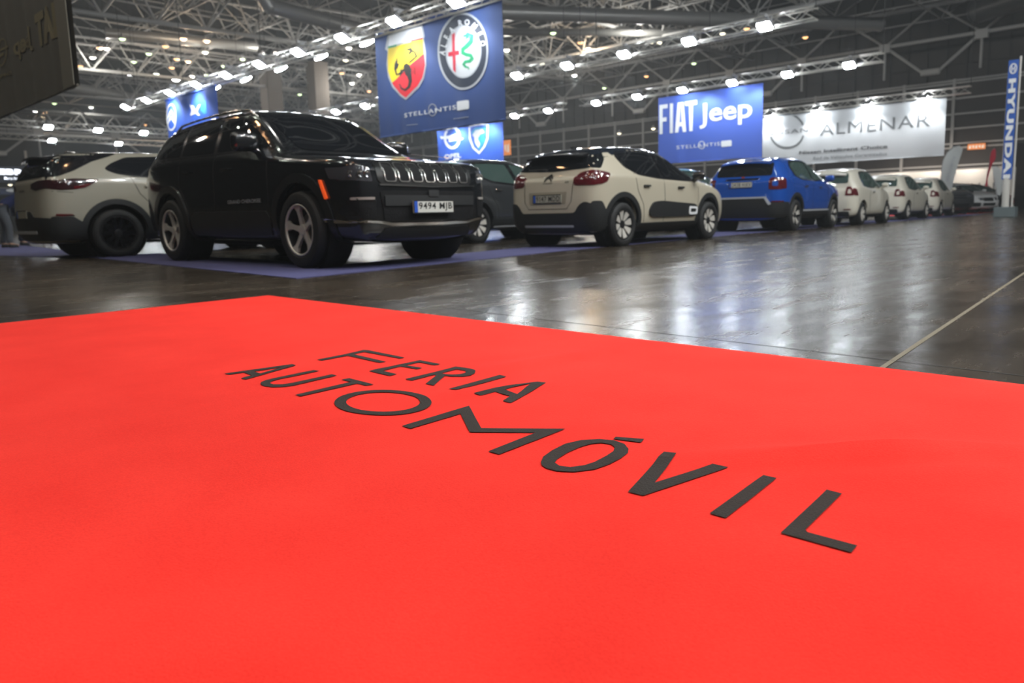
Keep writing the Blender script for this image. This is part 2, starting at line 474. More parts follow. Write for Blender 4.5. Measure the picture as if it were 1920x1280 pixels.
for o, hs in LET:
    g = lambda L_: [tuple(up(u, v, 2, .009)[:2]) for u, v in L_]
    polys.append((g(o), [g(h) for h in hs]))
sheet('lettering', polys, lambda x, y: (x, y, cz(x, y) + .0022), m_felt, red, cell=.035)

# blue carpet strips
m_bc = M('blue_felt', (.065, .065, .17), .9, bump=.3, bscale=200)


def strip(name, pts, label, z=.007):
    n = len(pts); v = [(p[0], p[1], z) for p in pts] + [(p[0], p[1], .0004) for p in pts]
    o = mk(name, v, [tuple(range(n))] + [(k, n + k, n + (k + 1) % n, (k + 1) % n) for k in range(n)], m_bc); tag(o, label, 'carpet', 'blue carpet strips')
    return o


strip('blue_carpet', [(-5.78, 3.2), (-5.95, 4.36), (-12.7, 4.6), (-12.9, 3.62)], 'blue carpet strip under the near wheels of the large black SUV')
strip('blue_carpet', [(-5.96, 4.37), (-6.4, 7.4), (-6.8, 12.3), (-7.05, 17), (-7.3, 36), (-8.6, 36), (-8.3, 17), (-8.0, 12.3), (-7.5, 7.4), (-6.98, 4.41)], 'long blue carpet strip along the row of small cars, at the hall aisle')
strip('blue_carpet', [(-15.78, 2.95), (-22, 3.2), (-24.5, 5.2), (-14.0, 4.0), (-13.1, 3.4)], 'blue carpet strip left of the sand coloured SUV beside the chairs')


# ------------------------------------------------------------------ cars
# every car is built in its own frame: rear axle on the ground at the origin, X to its right, Y forward
class Car:
    def __init__(s, name, st, zs, ks, mat, arches, Ra, ends=(.09, .12), wb=2.5, depth=.34, z4=.72, z3=.46):
        """st: stations rear to front (ylow, ytop, ztop, wtop, zbelt, wbelt); zs: (zbottom, zsill); ks: width factors of levels 1-4"""
        s.root = empty(name); s.Ra = Ra
        rows = []
        N = len(st)
        for i, (yl, yt, zt, wt, zb, wb_) in enumerate(st):
            if zt - zb > .4: zt += .025; wt += .02
            zb_, zsl = zs
            er = 1 if i == 0 else (.35 if i == 1 else 0); ef = 1 if i == N - 1 else (.35 if i == N - 2 else 0)
            dy = lambda a, b: er * a - ef * b
            Z4 = min(z4, zb - .07); Z3 = min(z3, Z4 - .12)
            d = zt - zb
            rows.append([
                (0, yl + dy(.12, .2), zb_), (wb_ * ks[0], yl + dy(.12, .2), zb_), (wb_ * ks[1], yl + dy(.04, .06), zsl), (wb_ * ks[2], yl, Z3), (wb_ * ks[3], yl + dy(.0, .01), Z4),
                (wb_, yl + dy(.03, .04), zb), (wb_ + (wt - wb_) * (.10 if d > .2 else .35), yl + (yt - yl) * .3, zb + d * (.08 if d > .2 else .55)), (wt, yt, zb + d * .90), (wt * .72, yt, zt - .012 - .02 * (d > .2)), (0, yt, zt)])
        nl = 10; vs = []; fs = []
        for r in rows:
            for k in range(nl): vs.append(r[k])
        for r in rows:
            for k in range(nl): vs.append((-r[k][0], r[k][1], r[k][2]))
        off = N * nl
        for i in range(N - 1):
            for k in range(nl - 1):
                a, b, c, d = i * nl + k, (i + 1) * nl + k, (i + 1) * nl + k + 1, i * nl + k + 1
                fs.append((a, b, c, d)); fs.append((off + d, off + c, off + b, off + a))
        for i, sg, bow in ((0, -1, ends[0]), (N - 1, 1, ends[1])):
            r = rows[i]; base = i * nl
            cc = {}; dd = {}; de = {}
            for k in range(1, nl - 1):
                b_ = bow if k < 6 else bow * .5
                cc[k] = len(vs); vs.append((0, r[k][1] + sg * b_, r[k][2]))
                dd[k] = len(vs); vs.append((r[k][0] * .78, r[k][1] + sg * b_ * .5, r[k][2]))
                de[k] = len(vs); vs.append((-r[k][0] * .78, r[k][1] + sg * b_ * .5, r[k][2]))
            for k in range(1, nl - 2):
                fs += [(base + k, base + k + 1, dd[k + 1], dd[k]), (dd[k], dd[k + 1], cc[k + 1], cc[k]),
                       (off + base + k, off + base + k + 1, de[k + 1], de[k]), (de[k], de[k + 1], cc[k + 1], cc[k])]
            fs += [(base, base + 1, dd[1]), (base, dd[1], cc[1]), (off + base, off + base + 1, de[1]), (off + base, de[1], cc[1])]
            fs += [(base + 9, base + 8, dd[8]), (base + 9, dd[8], cc[8]), (off + base + 9, off + base + 8, de[8]), (off + base + 9, de[8], cc[8])]
        bm = bmesh.new(); bv = [bm.verts.new(v) for v in vs]
        for f in fs:
            try: bm.faces.new([bv[i] for i in f])
            except ValueError: pass
        bmesh.ops.remove_doubles(bm, verts=bm.verts[:], dist=1e-4); bmesh.ops.recalc_face_normals(bm, faces=bm.faces[:])
        me = bpy.data.meshes.new('cage'); bm.to_mesh(me); bm.free()
        o = bpy.data.objects.new('cage', me); COL.objects.link(o)
        md = o.modifiers.new('s', 'SUBSURF'); md.levels = 3; md.render_levels = 3
        dg = bpy.context.evaluated_depsgraph_get(); dg.update()
        em = bpy.data.meshes.new_from_object(o.evaluated_get(dg)); o.modifiers.clear()
        bm = bmesh.new(); bm.from_mesh(em); s.bvh = BVHTree.FromBMesh(bm); bm.free()
        o.data = em
        cut = MB()
        for (cy, czz) in arches:
            for sg in (-1, 1):
                W = max(r[4] for r in st) if False else max(r[5] for r in st)
                cut.tube((sg * (W + .3 - .0), cy, czz), (sg * (W - depth), cy, czz), Ra, 40)
        co = cut.build('cutter', m_well)
        bo = o.modifiers.new('b', 'BOOLEAN'); bo.operation = 'DIFFERENCE'; bo.object = co; bo.solver = 'EXACT'
        dg.update(); bm2 = bpy.data.meshes.new_from_object(o.evaluated_get(bpy.context.evaluated_depsgraph_get()))
        bpy.data.objects.remove(o); bpy.data.objects.remove(co)
        bm2.name = 'body'; bm2.materials.clear(); bm2.materials.append(mat); bm2.polygons.foreach_set('material_index', [0] * len(bm2.polygons))
        ob = bpy.data.objects.new('body', bm2); COL.objects.link(ob); ob.parent = s.root; smooth_by_angle(ob, 40); s.body = ob
        W = max(r[5] for r in st)
        for (cy, czz) in arches:
            for sg in (-1, 1):
                wl = MB()
                pr = [(sg * (W - depth + .004), .02), (sg * (W - depth + .004), Ra - .004), (sg * (W - .075), Ra - .004)]
                wl.lathe(pr, 'X', 40, (0, cy, czz)); wl.build('wheel_well', m_well, s.root, True)

    def hit(s, view, a, b):
        """a point on the bodywork seen from a side: right/left (Y,Z), front/rear (X,Z), top (X,Y)"""
        if view in ('right', 'left'):
            g = 1 if view == 'right' else -1; o = Vector((3 * g, a, b)); d = Vector((-g, 0, 0))
        elif view in ('front', 'rear'):
            g = 1 if view == 'front' else -1; o = Vector((a, 1.5 + 6 * g, b)); d = Vector((0, -g, 0))
        else: o = Vector((a, b, 4)); d = Vector((0, 0, -1))
        p, n, i, _ = s.bvh.ray_cast(o, d)
        if p is None or n.dot(d) > -.04:
            q = o + d * (2.15 if view in ('right', 'left') else 3.2)
            if p is None:
                p, n, i, _ = s.bvh.find_nearest(q)
        return p, n

    def patch(s, name, poly, view, mat, eps=.004, depth=.02, cell=.06, parent=None, both=False, holes=(), flip=False):
        if both:
            a = s.patch(name, poly, 'right', mat, eps, depth, cell, parent, False, holes); s.patch(name, poly, 'left', mat, eps, depth, cell, parent, False, holes); return a
        if flip:
            a = s.patch(name, poly, view, mat, eps, depth, cell, parent, False, holes)
            s.patch(name, [(-p[0], p[1]) for p in poly], view, mat, eps, depth, cell, parent, False, [[(-p[0], p[1]) for p in h] for h in holes]); return a
        v, f = tri(poly, cell, holes)
        P = []; Nn = []
        for a in v:
            p, n = s.hit(view, a.x, a.y); P.append(p + n * eps); Nn.append(n)
        # orient
        vd = {'right': Vector((1, 0, 0)), 'left': Vector((-1, 0, 0)), 'front': Vector((0, 1, 0)), 'rear': Vector((0, -1, 0)), 'top': Vector((0, 0, 1))}[view]
        ff = []
        for t in f:
            nn = (P[t[1]] - P[t[0]]).cross(P[t[2]] - P[t[0]])
            ff.append(t if nn.dot(vd) > 0 else t[::-1])
        mb = MB(); mb.add(P, ff)
        ed = set()
        for t in ff:
            for a, b in zip(t, t[1:] + t[:1]): ed.add((a, b))
        V = []; F = []
        for (a, b) in ed:
            if (b, a) not in ed:
                k = len(V); V += [P[a], P[b], P[b] - Nn[b] * depth, P[a] - Nn[a] * depth]; F.append((k, k + 3, k + 2, k + 1))
        mb.add(V, F)
        o = mb.build(name, mat, parent or s.root, True)
        return smooth_by_angle(o, 40)

    def line(s, name, pts, view, mat, w=.008, eps=.003, parent=None, both=False):
        """a thin band along a polyline"""
        if both: s.line(name, pts, 'right', mat, w, eps, parent); s.line(name, pts, 'left', mat, w, eps, parent); return
        P = [Vector(p) for p in pts]; L_ = []; R_ = []
        for i, p in enumerate(P):
            d = (P[min(i + 1, len(P) - 1)] - P[max(i - 1, 0)]).normalized(); n = Vector((-d.y, d.x)) * w / 2
            L_.append(tuple(p + n)); R_.append(tuple(p - n))
        return s.patch(name, L_ + R_[::-1], view, mat, eps, .006, .08, parent)

    def words(s, name, txt, box, view, mat, bold=0, eps=.006, parent=None):
        mirror = view in ('rear', 'right')
        def fn(a, b):
            if view == 'rear' or view == 'front': p, n = s.hit(view, a, b)
            else: p, n = s.hit(view, a, b)
            return p + n * eps
        u0, v0, u1, v1 = box
        # as read by somebody looking at that side
        if view == 'front': u0, u1 = u1, u0
        if view == 'left': u0, u1 = u1, u0
        return text(name, txt, (u0, v0, u1, v1), fn, mat, parent or s.root, bold)


def arch_ring(cy, cz_, r0, r1, a0=-14, a1=194):
    return bands(arc(cy, cz_, r1, r1, a0, a1, 26), arc(cy, cz_, r0, r0, a0, a1, 26))


def wheel(car, pos, Rw, wT, rr, style, side):
    """tyre with rim and spokes; side=+1 outward to the right"""
    x, y = pos; g = side
    h = wT / 2
    prof = [(-h * .8, rr * .98), (-h * .97, rr + .02), (-h, rr + (Rw - rr) * .5), (-h * .93, Rw - .03), (-h * .75, Rw - .008), (-h * .35, Rw), (-h * .33, Rw - .008), (-h * .27, Rw - .008), (-h * .25, Rw),
            (h * .25, Rw), (h * .27, Rw - .008), (h * .33, Rw - .008), (h * .35, Rw), (h * .75, Rw - .008), (h * .93, Rw - .03), (h, rr + (Rw - rr) * .5), (h * .97, rr + .02), (h * .8, rr * .98)]
    ty = MB().lathe(prof, 'X', 48, (0, 0, 0)).build('wheel', m_tyre, car.root, True)
    ty.location = (x, y, Rw); ty.rotation_euler = (0, 0, 0 if g > 0 else PI)
    smooth_by_angle(ty, 30)
    rim = MB().lathe([(h * .80, rr), (h * .92, rr + .006), (h * .92, rr - .012), (h * .7, rr - .022), (h * -.2, rr - .04), (h * -.25, .02)], 'X', 48)
    dark = style in ('black', 'petal', 'x', 'plain')
    rimo = rim.build('rim', m_alud if dark else m_alud, ty, True); smooth_by_angle(rimo, 30)
    MB().lathe([(h * .02, .001), (h * .02, rr * .62), (-h * .1, rr * .62)], 'X', 32).build('brake_disc', m_disc if style != 'black' else m_alud, ty)

    def spoke(mb, ang, prof2, d0, d1):
        """prof2: outline in (radial, tangential); d: outer face depth at hub and at rim"""
        pts = []
        ca, sa = math.cos(ang), math.sin(ang)
        n = len(prof2); V = []
        for (r_, t_) in prof2:
            k = min(1, r_ / rr); dd = d0 + (d1 - d0) * k
            V.append((dd, r_ * ca - t_ * sa, r_ * sa + t_ * ca))
        for (r_, t_) in prof2:
            k = min(1, r_ / rr); dd = d0 + (d1 - d0) * k - .03
            V.append((dd, r_ * ca - t_ * sa, r_ * sa + t_ * ca))
        mb.add(V, [tuple(range(n)), tuple(range(n, 2 * n))[::-1]] + [(k, n + k, n + (k + 1) % n, (k + 1) % n) for k in range(n)])
    sp = MB(); edge = rr - .014
    if style == 'five':
        for k in range(5):
            a = PI / 2 + 2 * PI * k / 5 + .12
            spoke(sp, a, [(.03, -.035), (rr * .5, -.022), (rr * .72, -.026), (edge, -.062), (edge, .062), (rr * .72, .026), (rr * .5, .022), (.03, .035)], h * .55, h * .86)
        mm = m_alu
        ring = MB().lathe([(h * .80, rr - .018), (h * .93, rr - .014), (h * .93, rr + .002), (h * .8, rr + .004)], 'X', 48).build('rim_lip', m_alu, ty, True)
    elif style == 'petal':
        for k in range(8):
            a = 2 * PI * k / 8 + .2
            spoke(sp, a, [(.06, -.014), (rr * .55, -.034), (edge * .96, -.050), (edge * .99, .0), (edge * .96, .050), (rr * .55, .034), (.06, .014)], h * .5, h * .84)
        mm = m_alu
        d2 = MB()
        for k in range(8):
            a = 2 * PI * k / 8 + .2
            spoke(d2, a, [(.03, -.03), (rr * .6, -.052), (edge, -.055), (edge, .055), (rr * .6, .052), (.03, .03)], h * .40, h * .72)
        d2.build('spoke_backing', m_alud, ty)
    elif style == 'x':
        for k in range(5):
            for q in (-1, 1):
                a = 2 * PI * k / 5 + .3 + q * .17
                spoke(sp, a, [(.04, -.014), (edge, -.016 - .012 * q), (edge, .016 - .012 * q), (.04, .014)], h * .5, h * .84)
        mm = m_alu
    elif style == 'multi':
        for k in range(7):
            a = 2 * PI * k / 7 + .3
            spoke(sp, a, [(.03, -.03), (rr * .5, -.03), (edge, -.05), (edge, .05), (rr * .5, .03), (.03, .03)], h * .5, h * .84)
        mm = m_alu
    else:
        for k in range(10):
            a = 2 * PI * k / 10
            spoke(sp, a, [(.03, -.02), (edge, -.028), (edge, .028), (.03, .02)], h * .5, h * .84)
        mm = m_gloss
    sp.build('spoke_set', mm, ty)
    hub = MB().lathe([(h * .5, .06), (h * .66, .055), (h * .70, .03), (h * .70, .001)], 'X', 20)
    for k in range(5):
        a = 2 * PI * k / 5; hub.tube((h * .5, .045 * math.cos(a), .045 * math.sin(a)), (h * .7, .045 * math.cos(a), .045 * math.sin(a)), .009, 6)
    hub.build('hub_cap', m_alu if style in ('five', 'multi') else m_alud, ty)
    return ty


def wheels(car, track, wb, Rw, wT, rr, style):
    for y in (0, wb):
        for g in (1, -1): wheel(car, (g * (track - wT / 2), y), Rw, wT, rr, style, g)


def spoiler(car, y, wd, ln, mat):
    """lip over the rear window, seated on the roof edge"""
    pa, _ = car.hit('top', 0, y + ln * .5); pb, _ = car.hit('top', wd * .42, y + ln * .5)
    vs = []
    for k in range(9):
        x = (k / 4 - 1) * wd / 2; z = pa.z + (pb.z - pa.z) * (x / (wd * .42)) ** 2
        q = abs(k - 4) / 4; ya = y - ln * .5 + .05 * q * q
        vs += [(x, y + ln * .5, z + .006), (x, ya, z - .004 - .03), (x, ya, z - .035 - .03), (x, y + ln * .5, z - .03)]
    fs = [(4 * k + a, 4 * k + (a + 1) % 4, 4 * k + 4 + (a + 1) % 4, 4 * k + 4 + a) for k in range(8) for a in range(4)] + [(0, 1, 2, 3), (35, 34, 33, 32)]
    return smooth_by_angle(mk('roof_spoiler', vs, fs, mat, car.root, True), 40)


def mirror(car, y, z, x, mat, s=1.0):
    for g in (1, -1):
        mb = MB().rbox((g * (x + .12), y, z + .07), (.21 * s, .12, .14 * s), .05)
        mb.tube((g * (x - .03), y + .03, z - .03), (g * (x + .08), y, z + .02), .035, 8)
        smooth_by_angle(mb.build('wing_mirror', mat, car.root, True), 50)


def handle(car, pts, mat, w=.17):
    for (y, z) in pts:
        for g, v in ((1, 'right'), (-1, 'left')):
            p, n = car.hit(v, y, z); q, _ = car.hit(v, y + w, z + .004)
            mb = MB().rbox(((p.x + q.x) / 2 + g * .022, y + w / 2, z), (.022, w, .03), .008)
            mb.box((p.x + g * .008, y + .015, z), (.03, .02, .02)).box((q.x + g * .008, y + w - .015, z), (.03, .02, .02))
            mb.build('door_handle', mat, car.root)


def plate(car, view, xc, zc, txt, wd=.52, ht=.11, tilt=0, eps=.02, dark=None):
    g = -1 if view == 'rear' else 1
    p, n = car.hit(view, xc, zc)
    y = p.y + g * eps
    T = Matrix.Rotation(R(tilt), 3, 'X')
    def fn(a, b, e=0): return Vector((xc, y, zc)) + T @ Vector((a * (1 if view == 'rear' else -1), g * e, b))
    mb = MB().add([fn(a, b, e) for e in (-.02, .004) for (a, b) in ((-wd / 2, -ht / 2), (wd / 2, -ht / 2), (wd / 2, ht / 2), (-wd / 2, ht / 2))], [(4, 5, 6, 7), (0, 3, 2, 1), (0, 1, 5, 4), (1, 2, 6, 5), (2, 3, 7, 6), (3, 0, 4, 7)])
    o = mb.build('license_plate', dark or m_plate, car.root)
    sheet('plate_band', [[(-wd / 2 + .004, -ht / 2 + .004), (-wd / 2 + .045, -ht / 2 + .004), (-wd / 2 + .045, ht / 2 - .004), (-wd / 2 + .004, ht / 2 - .004)]], lambda a, b: fn(a, b, .006), m_pblue, o)
    if txt: text('lettering', txt, (-wd / 2 + .06, -ht * .36, wd / 2 - .02, ht * .36), lambda a, b: fn(a, b, .007), m_ink, o, bold=.008, space=1.1)
    fr = [(-wd / 2 - .006, -ht / 2 - .006), (wd / 2 + .006, -ht / 2 - .006), (wd / 2 + .006, ht / 2 + .006), (-wd / 2 - .006, ht / 2 + .006)]
    sheet('plate_frame', [(fr, [[(-wd / 2 + .004, -ht / 2 + .004), (wd / 2 - .004, -ht / 2 + .004), (wd / 2 - .004, ht / 2 - .004), (-wd / 2 + .004, ht / 2 - .004)]])], lambda a, b: fn(a, b, .0065), m_trim, o)
    return o


def S_(st, ky, kz, kw, dy=0):
    return [(a * ky + dy, b * ky + dy, c * kz, d * kw, e * kz, f * kw) for a, b, c, d, e, f in st]


def Q(a, b, n=8):
    return a


# ---- the large black SUV
ST = [(-1.02, -.95, 1.14, .72, 1.08, .76), (-.90, -.90, 1.26, .70, 1.14, .88), (-.68, -.72, 1.62, .66, 1.19, .93), (-.42, -.50, 1.735, .68, 1.20, .95), (.3, .3, 1.79, .69, 1.20, .96), (1.1, 1.1, 1.805, .70, 1.18, .965), (1.65, 1.62, 1.785, .70, 1.17, .965),
      (1.95, 1.88, 1.735, .70, 1.16, .965), (2.35, 2.35, 1.46, .74, 1.14, .96), (2.7, 2.74, 1.21, .80, 1.12, .955), (2.95, 2.98, 1.18, .81, 1.09, .955), (3.45, 3.42, 1.14, .80, 1.05, .94), (3.78, 3.75, 1.10, .77, 1.02, .89), (3.93, 3.88, 1.06, .75, .98, .83), (3.97, 3.92, 1.00, .73, .92, .78)]
jeep = Car('car', ST, (.25, .33), (.80, .95, 1.0, 1.015), m_jeep, [(0, .42), (3.09, .42)], .455, ends=(.06, .10), depth=.36, z4=.80, z3=.5)
c = jeep
tag(c.root, 'large black SUV with seven slot grille and alloy wheels, nose towards the aisle', 'car')
wheels(c, .985, 3.09, .395, .27, .262, 'five')
dlo = rnd([(-.62, 1.30), (-.42, 1.55), (-.15, 1.675), (.8, 1.72), (1.62, 1.705), (1.90, 1.62), (2.52, 1.26), (1.5, 1.265), (.3, 1.285)], .09)
c.patch('window_surround', dlo, 'right', m_gloss, .004, both=True)
for nm, pl in (('quarter_window', [(-.56, 1.325), (-.38, 1.53), (-.13, 1.64), (.22, 1.665), (.30, 1.31)]), ('rear_door_window', [(.38, 1.31), (.32, 1.675), (1.18, 1.69), (1.24, 1.29)]), ('front_door_window', [(1.34, 1.29), (1.28, 1.69), (1.62, 1.68), (1.85, 1.60), (2.42, 1.28)])):
    c.patch(nm, rnd(pl, .03), 'right', m_glass, .008, both=True)
c.line('window_chrome', [(-.45, 1.56), (-.16, 1.69), (.3, 1.72), (1.0, 1.735), (1.62, 1.72), (1.90, 1.64), (2.2, 1.47)], 'right', m_chrome, .014, .010, both=True)
c.patch('windshield', rnd([(-.64, 2.70), (-.60, 1.99), (.60, 1.99), (.64, 2.70)], .08), 'top', m_glass, .005)
c.patch('rear_window', rnd([(-.58, 1.24), (-.52, 1.62), (.52, 1.62), (.58, 1.24)], .05), 'rear', m_glass, .005)
c.patch('sunroof', rnd([(-.45, .2), (-.45, 1.6), (.45, 1.6), (.45, .2)], .08), 'top', m_gloss, .004)
for y in (.06 - .02, 3.09):
    c.patch('wheel_arch_trim', arch_ring(y if y > 1 else 0, .42, .452, .545, -16, 196), 'right', m_gloss if False else M('arch_paint', (.010, .011, .012), .38, coat=.3), .016, .05, .05, both=True)
c.line('door_gap', [(2.50, 1.20), (2.52, .80), (2.50, .42)], 'right', m_seam, .009, both=True)
c.line('door_gap', [(1.30, 1.28), (1.30, .8), (1.26, .42)], 'right', m_seam, .009, both=True)
c.line('door_gap', [(.36, 1.28), (.34, .95), (.52, .75), (.62, .42)], 'right', m_seam, .009, both=True)
c.patch('door_cladding', rnd([(.62, .56), (.75, .62), (2.45, .60), (2.52, .50), (2.45, .34), (.55, .34)], .03), 'right', M('satin_cladding', (.022, .023, .024), .4), .012, both=True)
c.words('badge', 'GRAND CHEROKEE', (1.62, .695, 2.36, .735), 'right', m_slv, .01)
handle(c, [(.50, 1.10), (1.52, 1.08)], m_jeep, .2)
mirror(c, 2.20, 1.27, .90, m_jeep, 1.45)
for g in (1, -1):
    P = []
    for k in range(13):
        y = -.30 + k * 2.15 / 12; p, n = c.hit('top', g * .66, y); P.append(p + Vector((0, 0, .045 if 0 < k < 12 else -.004)))
    MB().path(P, .014).build('roof_rail', m_chrome, c.root, True)
# nose
GR = rnd([(-.54, .815), (-.59, .86), (-.59, 1.01), (-.54, 1.05), (.58, 1.05), (.63, 1.01), (.63, .86), (.58, .815)], .03)
gp = c.patch('grille', GR, 'front', M('grille_black', (.003, .003, .0035), .35, spec=.3), .012, .03)
for k in range(7):
    x = -.455 + k * .158
    o_ = rnd([(x - .062, .842), (x - .066, 1.03), (x + .066, 1.03), (x + .062, .842)], .03)
    i_ = rnd([(x - .054, .851), (x - .058, 1.021), (x + .058, 1.021), (x + .054, .851)], .025)
    c.patch('grille_slot', o_, 'front', M('grille_chrome', (.42, .41, .40), .22, metal=1), .022, .02, .05, gp, holes=[i_])
    c.patch('slot_mesh', i_, 'front', m_bumpd, .015, .01, .05, gp)
c.line('grille_chrome', [(-.62, .815), (0, .80), (.62, .815)], 'front', m_chrome, .014, .024)
hl = c.patch('headlight', rnd([(.68, .845), (.70, .98), (.84, 1.0), (.92, .97), (.90, .86)], .02), 'front', m_head, .008, flip=True, cell=.04)
c.patch('headlight', rnd([(3.62, .88), (3.55, .99), (3.84, .985), (3.92, .86)], .02), 'right', m_head, .009, both=True)
for x in (.73, .79, .85):
    for g in (1, -1):
        p, n = c.hit('front', g * x, .92)
        MB().lathe([(0, .001), (.012, .018), (.022, .03), (.022, .034), (0, .036)], 'Y' if False else 'X', 14).build('lamp_projector', m_chrome, hl)
        o = bpy.data.objects[hl.children[-1].name]; o.location = p + n * .004; o.rotation_euler = (0, 0, PI / 2); o.scale = (.5, 1, 1)
c.patch('lower_grille', rnd([(-.58, .47), (-.62, .76), (.62, .76), (.58, .47)], .03), 'front', m_bumpd, .012)
c.patch('bumper_bar', rnd([(-.58, .615), (-.58, .715), (.58, .715), (.58, .615)], .01), 'front', m_trim, .026, .03)
c.patch('radar_cover', rnd([(-.06, .70), (-.06, .765), (.07, .765), (.07, .70)], .01), 'front', m_trim, .034, .02)
c.patch('fog_lamp_pocket', rnd([(.68, .49), (.66, .70), (.86, .70), (.90, .56), (.86, .49)], .02), 'front', m_bumpd, .008, flip=True)
fogs = c.patch('fog_lamp', rnd([(.68, .675), (.68, .70), (.86, .70), (.86, .675)], .008), 'front', M('fog_strip', (.35, .32, .30), .2, coat=1), .018, flip=True)
c.line('bumper_chrome', [(-.93, .50), (-.88, .475), (-.76, .475), (-.60, .46), (-.50, .44), (0, .435), (.50, .44), (.60, .46), (.76, .475), (.88, .475), (.93, .50)], 'front', m_chrome, .026, .022)
c.line('bumper_chrome', [(3.60, .475), (3.75, .47), (3.90, .47)], 'right', m_chrome, .026, .014, both=True)
c.patch('skid_plate', rnd([(-.62, .30), (-.55, .40), (.55, .40), (.62, .30)], .02), 'front', m_trim, .012)
c.patch('side_marker', rnd([(3.475, .88), (3.505, .88), (3.585, .70), (3.555, .69)], .01), 'right', m_orange, .024, both=True)
plate(c, 'front', .03, .60, '9494 MJB', .52, .12, 0, .05)
c.patch('tail_light', rnd([(.60, 1.02), (.60, 1.12), (.86, 1.14), (.88, 1.02)], .02), 'rear', m_taild, .006, flip=True)
MB().tube((.5, 3.78, 1.13), (-.1, 3.6, 1.17), .008).tube((-.1, 3.6, 1.16), (-.5, 3.75, 1.13), .004).build('hood_crease', m_jeep, c.root)
c.patch('badge', rnd([(-.09, 1.055), (-.09, 1.075), (.09, 1.075), (.09, 1.055)], .004), 'front', m_chrome, .006)
# under the floor pan
MB().rbox((0, 1.5, .26), (1.1, 3.2, .10), .03).build('underbody', m_well, c.root)
c.root.location = (-9.990, 4.7888, 0); c.root.rotation_euler = (0, 0, R(-88.8645))

# ---- cream hatchback with black side bumps
SC = [(-.66, -.58, 1.02, .64, .94, .70), (-.56, -.55, 1.10, .66, .97, .80), (-.42, -.44, 1.34, .60, 1.0, .845), (-.12, -.22, 1.425, .59, 1.01, .865), (.4, .4, 1.475, .60, .99, .87), (.95, .95, 1.48, .60, .97, .87), (1.3, 1.27, 1.455, .60, .96, .87),
      (1.62, 1.55, 1.385, .60, .95, .87), (2.0, 2.0, 1.17, .66, .94, .865), (2.38, 2.42, 1.00, .70, .91, .86), (2.72, 2.76, .95, .67, .87, .84), (3.02, 3.04, .88, .63, .80, .80), (3.22, 3.20, .80, .59, .72, .74), (3.32, 3.26, .70, .56, .62, .68)]
c3 = Car('car', SC, (.19, .26), (.80, .95, 1.0, 1.005), m_cream, [(0, .33), (2.54, .33)], .385, ends=(.05, .1), depth=.30, z4=.70, z3=.45)


def hatch_common(c, dlo, wins, surround=m_gloss, glass=m_glass):
    c.patch('window_surround', rnd(dlo, .06), 'right', surround, .004, both=True)
    for nm, pl in wins: c.patch(nm, rnd(pl, .03), 'right', glass, .008, both=True)


c = c3
tag(c.root, 'cream hatchback with black roof and black side bumps, rear towards the aisle', 'car')
wheels(c, .875, 2.54, .318, .215, .215, 'petal')
c.patch('roof_panel', rnd([(-.60, -.40), (-.64, .4), (-.64, 1.0), (-.60, 1.48), (.60, 1.48), (.64, 1.0), (.64, .4), (.60, -.40)], .12), 'top', M('black_roof', (.010, .016, .028), .15, coat=1), .005)
hatch_common(c, [(.12, 1.14), (.02, 1.30), (.10, 1.385), (.5, 1.40), (1.15, 1.40), (1.50, 1.32), (2.22, .985), (1.9, .955), (.9, .985), (.4, 1.03)],
             [('rear_door_window', [(.20, 1.15), (.10, 1.28), (.16, 1.35), (.5, 1.375), (.94, 1.375), (1.0, 1.005), (.45, 1.05)]), ('front_door_window', [(1.10, 1.0), (1.04, 1.375), (1.2, 1.37), (1.48, 1.29), (2.02, 1.02), (1.9, .975)])])
c.patch('roof_pillar_band', rnd([(-.38, 1.37), (-.10, 1.40), (.0, 1.30), (.12, 1.37), (.5, 1.41), (1.2, 1.41), (1.5, 1.33), (1.56, 1.35), (1.3, 1.45), (.4, 1.47), (-.3, 1.42)], .03), 'right', M('black_roof', (.01, .016, .028), .15), .0045, both=True)
c.patch('windshield', rnd([(-.60, 2.34), (-.53, 1.62), (.53, 1.62), (.60, 2.34)], .07), 'top', m_glass2, .005)
rw = c.patch('rear_window', rnd([(-.68, 1.12), (-.60, 1.345), (0, 1.38), (.60, 1.345), (.68, 1.12), (0, 1.09)], .05), 'rear', m_glass, .006)
c.patch('rear_window', rnd([(-.52, 1.12), (-.40, 1.36), (-.16, 1.375), (-.24, 1.24), (-.40, 1.11)], .03), 'right', m_glass, .006, both=True)
spoiler(c, -.46, 1.06, .22, m_gloss)
MB().tube((-.05, -.66, 1.13), (-.36, -.665, 1.13), .008).rbox((-.05, -.655, 1.11), (.07, .04, .04), .01).build('rear_wiper', m_trim, c.root)
c.patch('tail_light', rnd([(.47, .885), (.46, 1.0), (.52, 1.06), (.74, 1.09), (.84, 1.04), (.84, .92), (.78, .875)], .05), 'rear', m_tail, .010, flip=True, cell=.04)
c.patch('tail_light', rnd([(-.60, .90), (-.58, 1.05), (-.40, 1.06), (-.33, 1.0), (-.36, .93), (-.50, .885)], .05), 'right', m_tail, .010, both=True, cell=.04)
c.patch('bumper_cladding', rnd([(-.80, .22), (-.80, .60), (-.66, .66), (-.56, .60), (-.50, .50), (.50, .50), (.56, .60), (.66, .66), (.80, .60), (.80, .22)], .05), 'rear', m_trim, .012)
c.patch('bumper_cladding', rnd([(-.62, .24), (-.62, .66), (-.48, .66), (-.40, .52), (-.36, .36), (-.36, .24)], .04), 'right', m_trim, .012, both=True)
c.patch('bumper_strip', rnd([(-.46, .30), (-.46, .33), (.46, .33), (.46, .30)], .01), 'rear', m_slv, .020)
c.patch('plate_recess', rnd([(-.34, .625), (-.36, .80), (.36, .80), (.34, .625)], .02), 'rear', M('cream_shadow_trim', (.30, .27, .21), .4), .003)
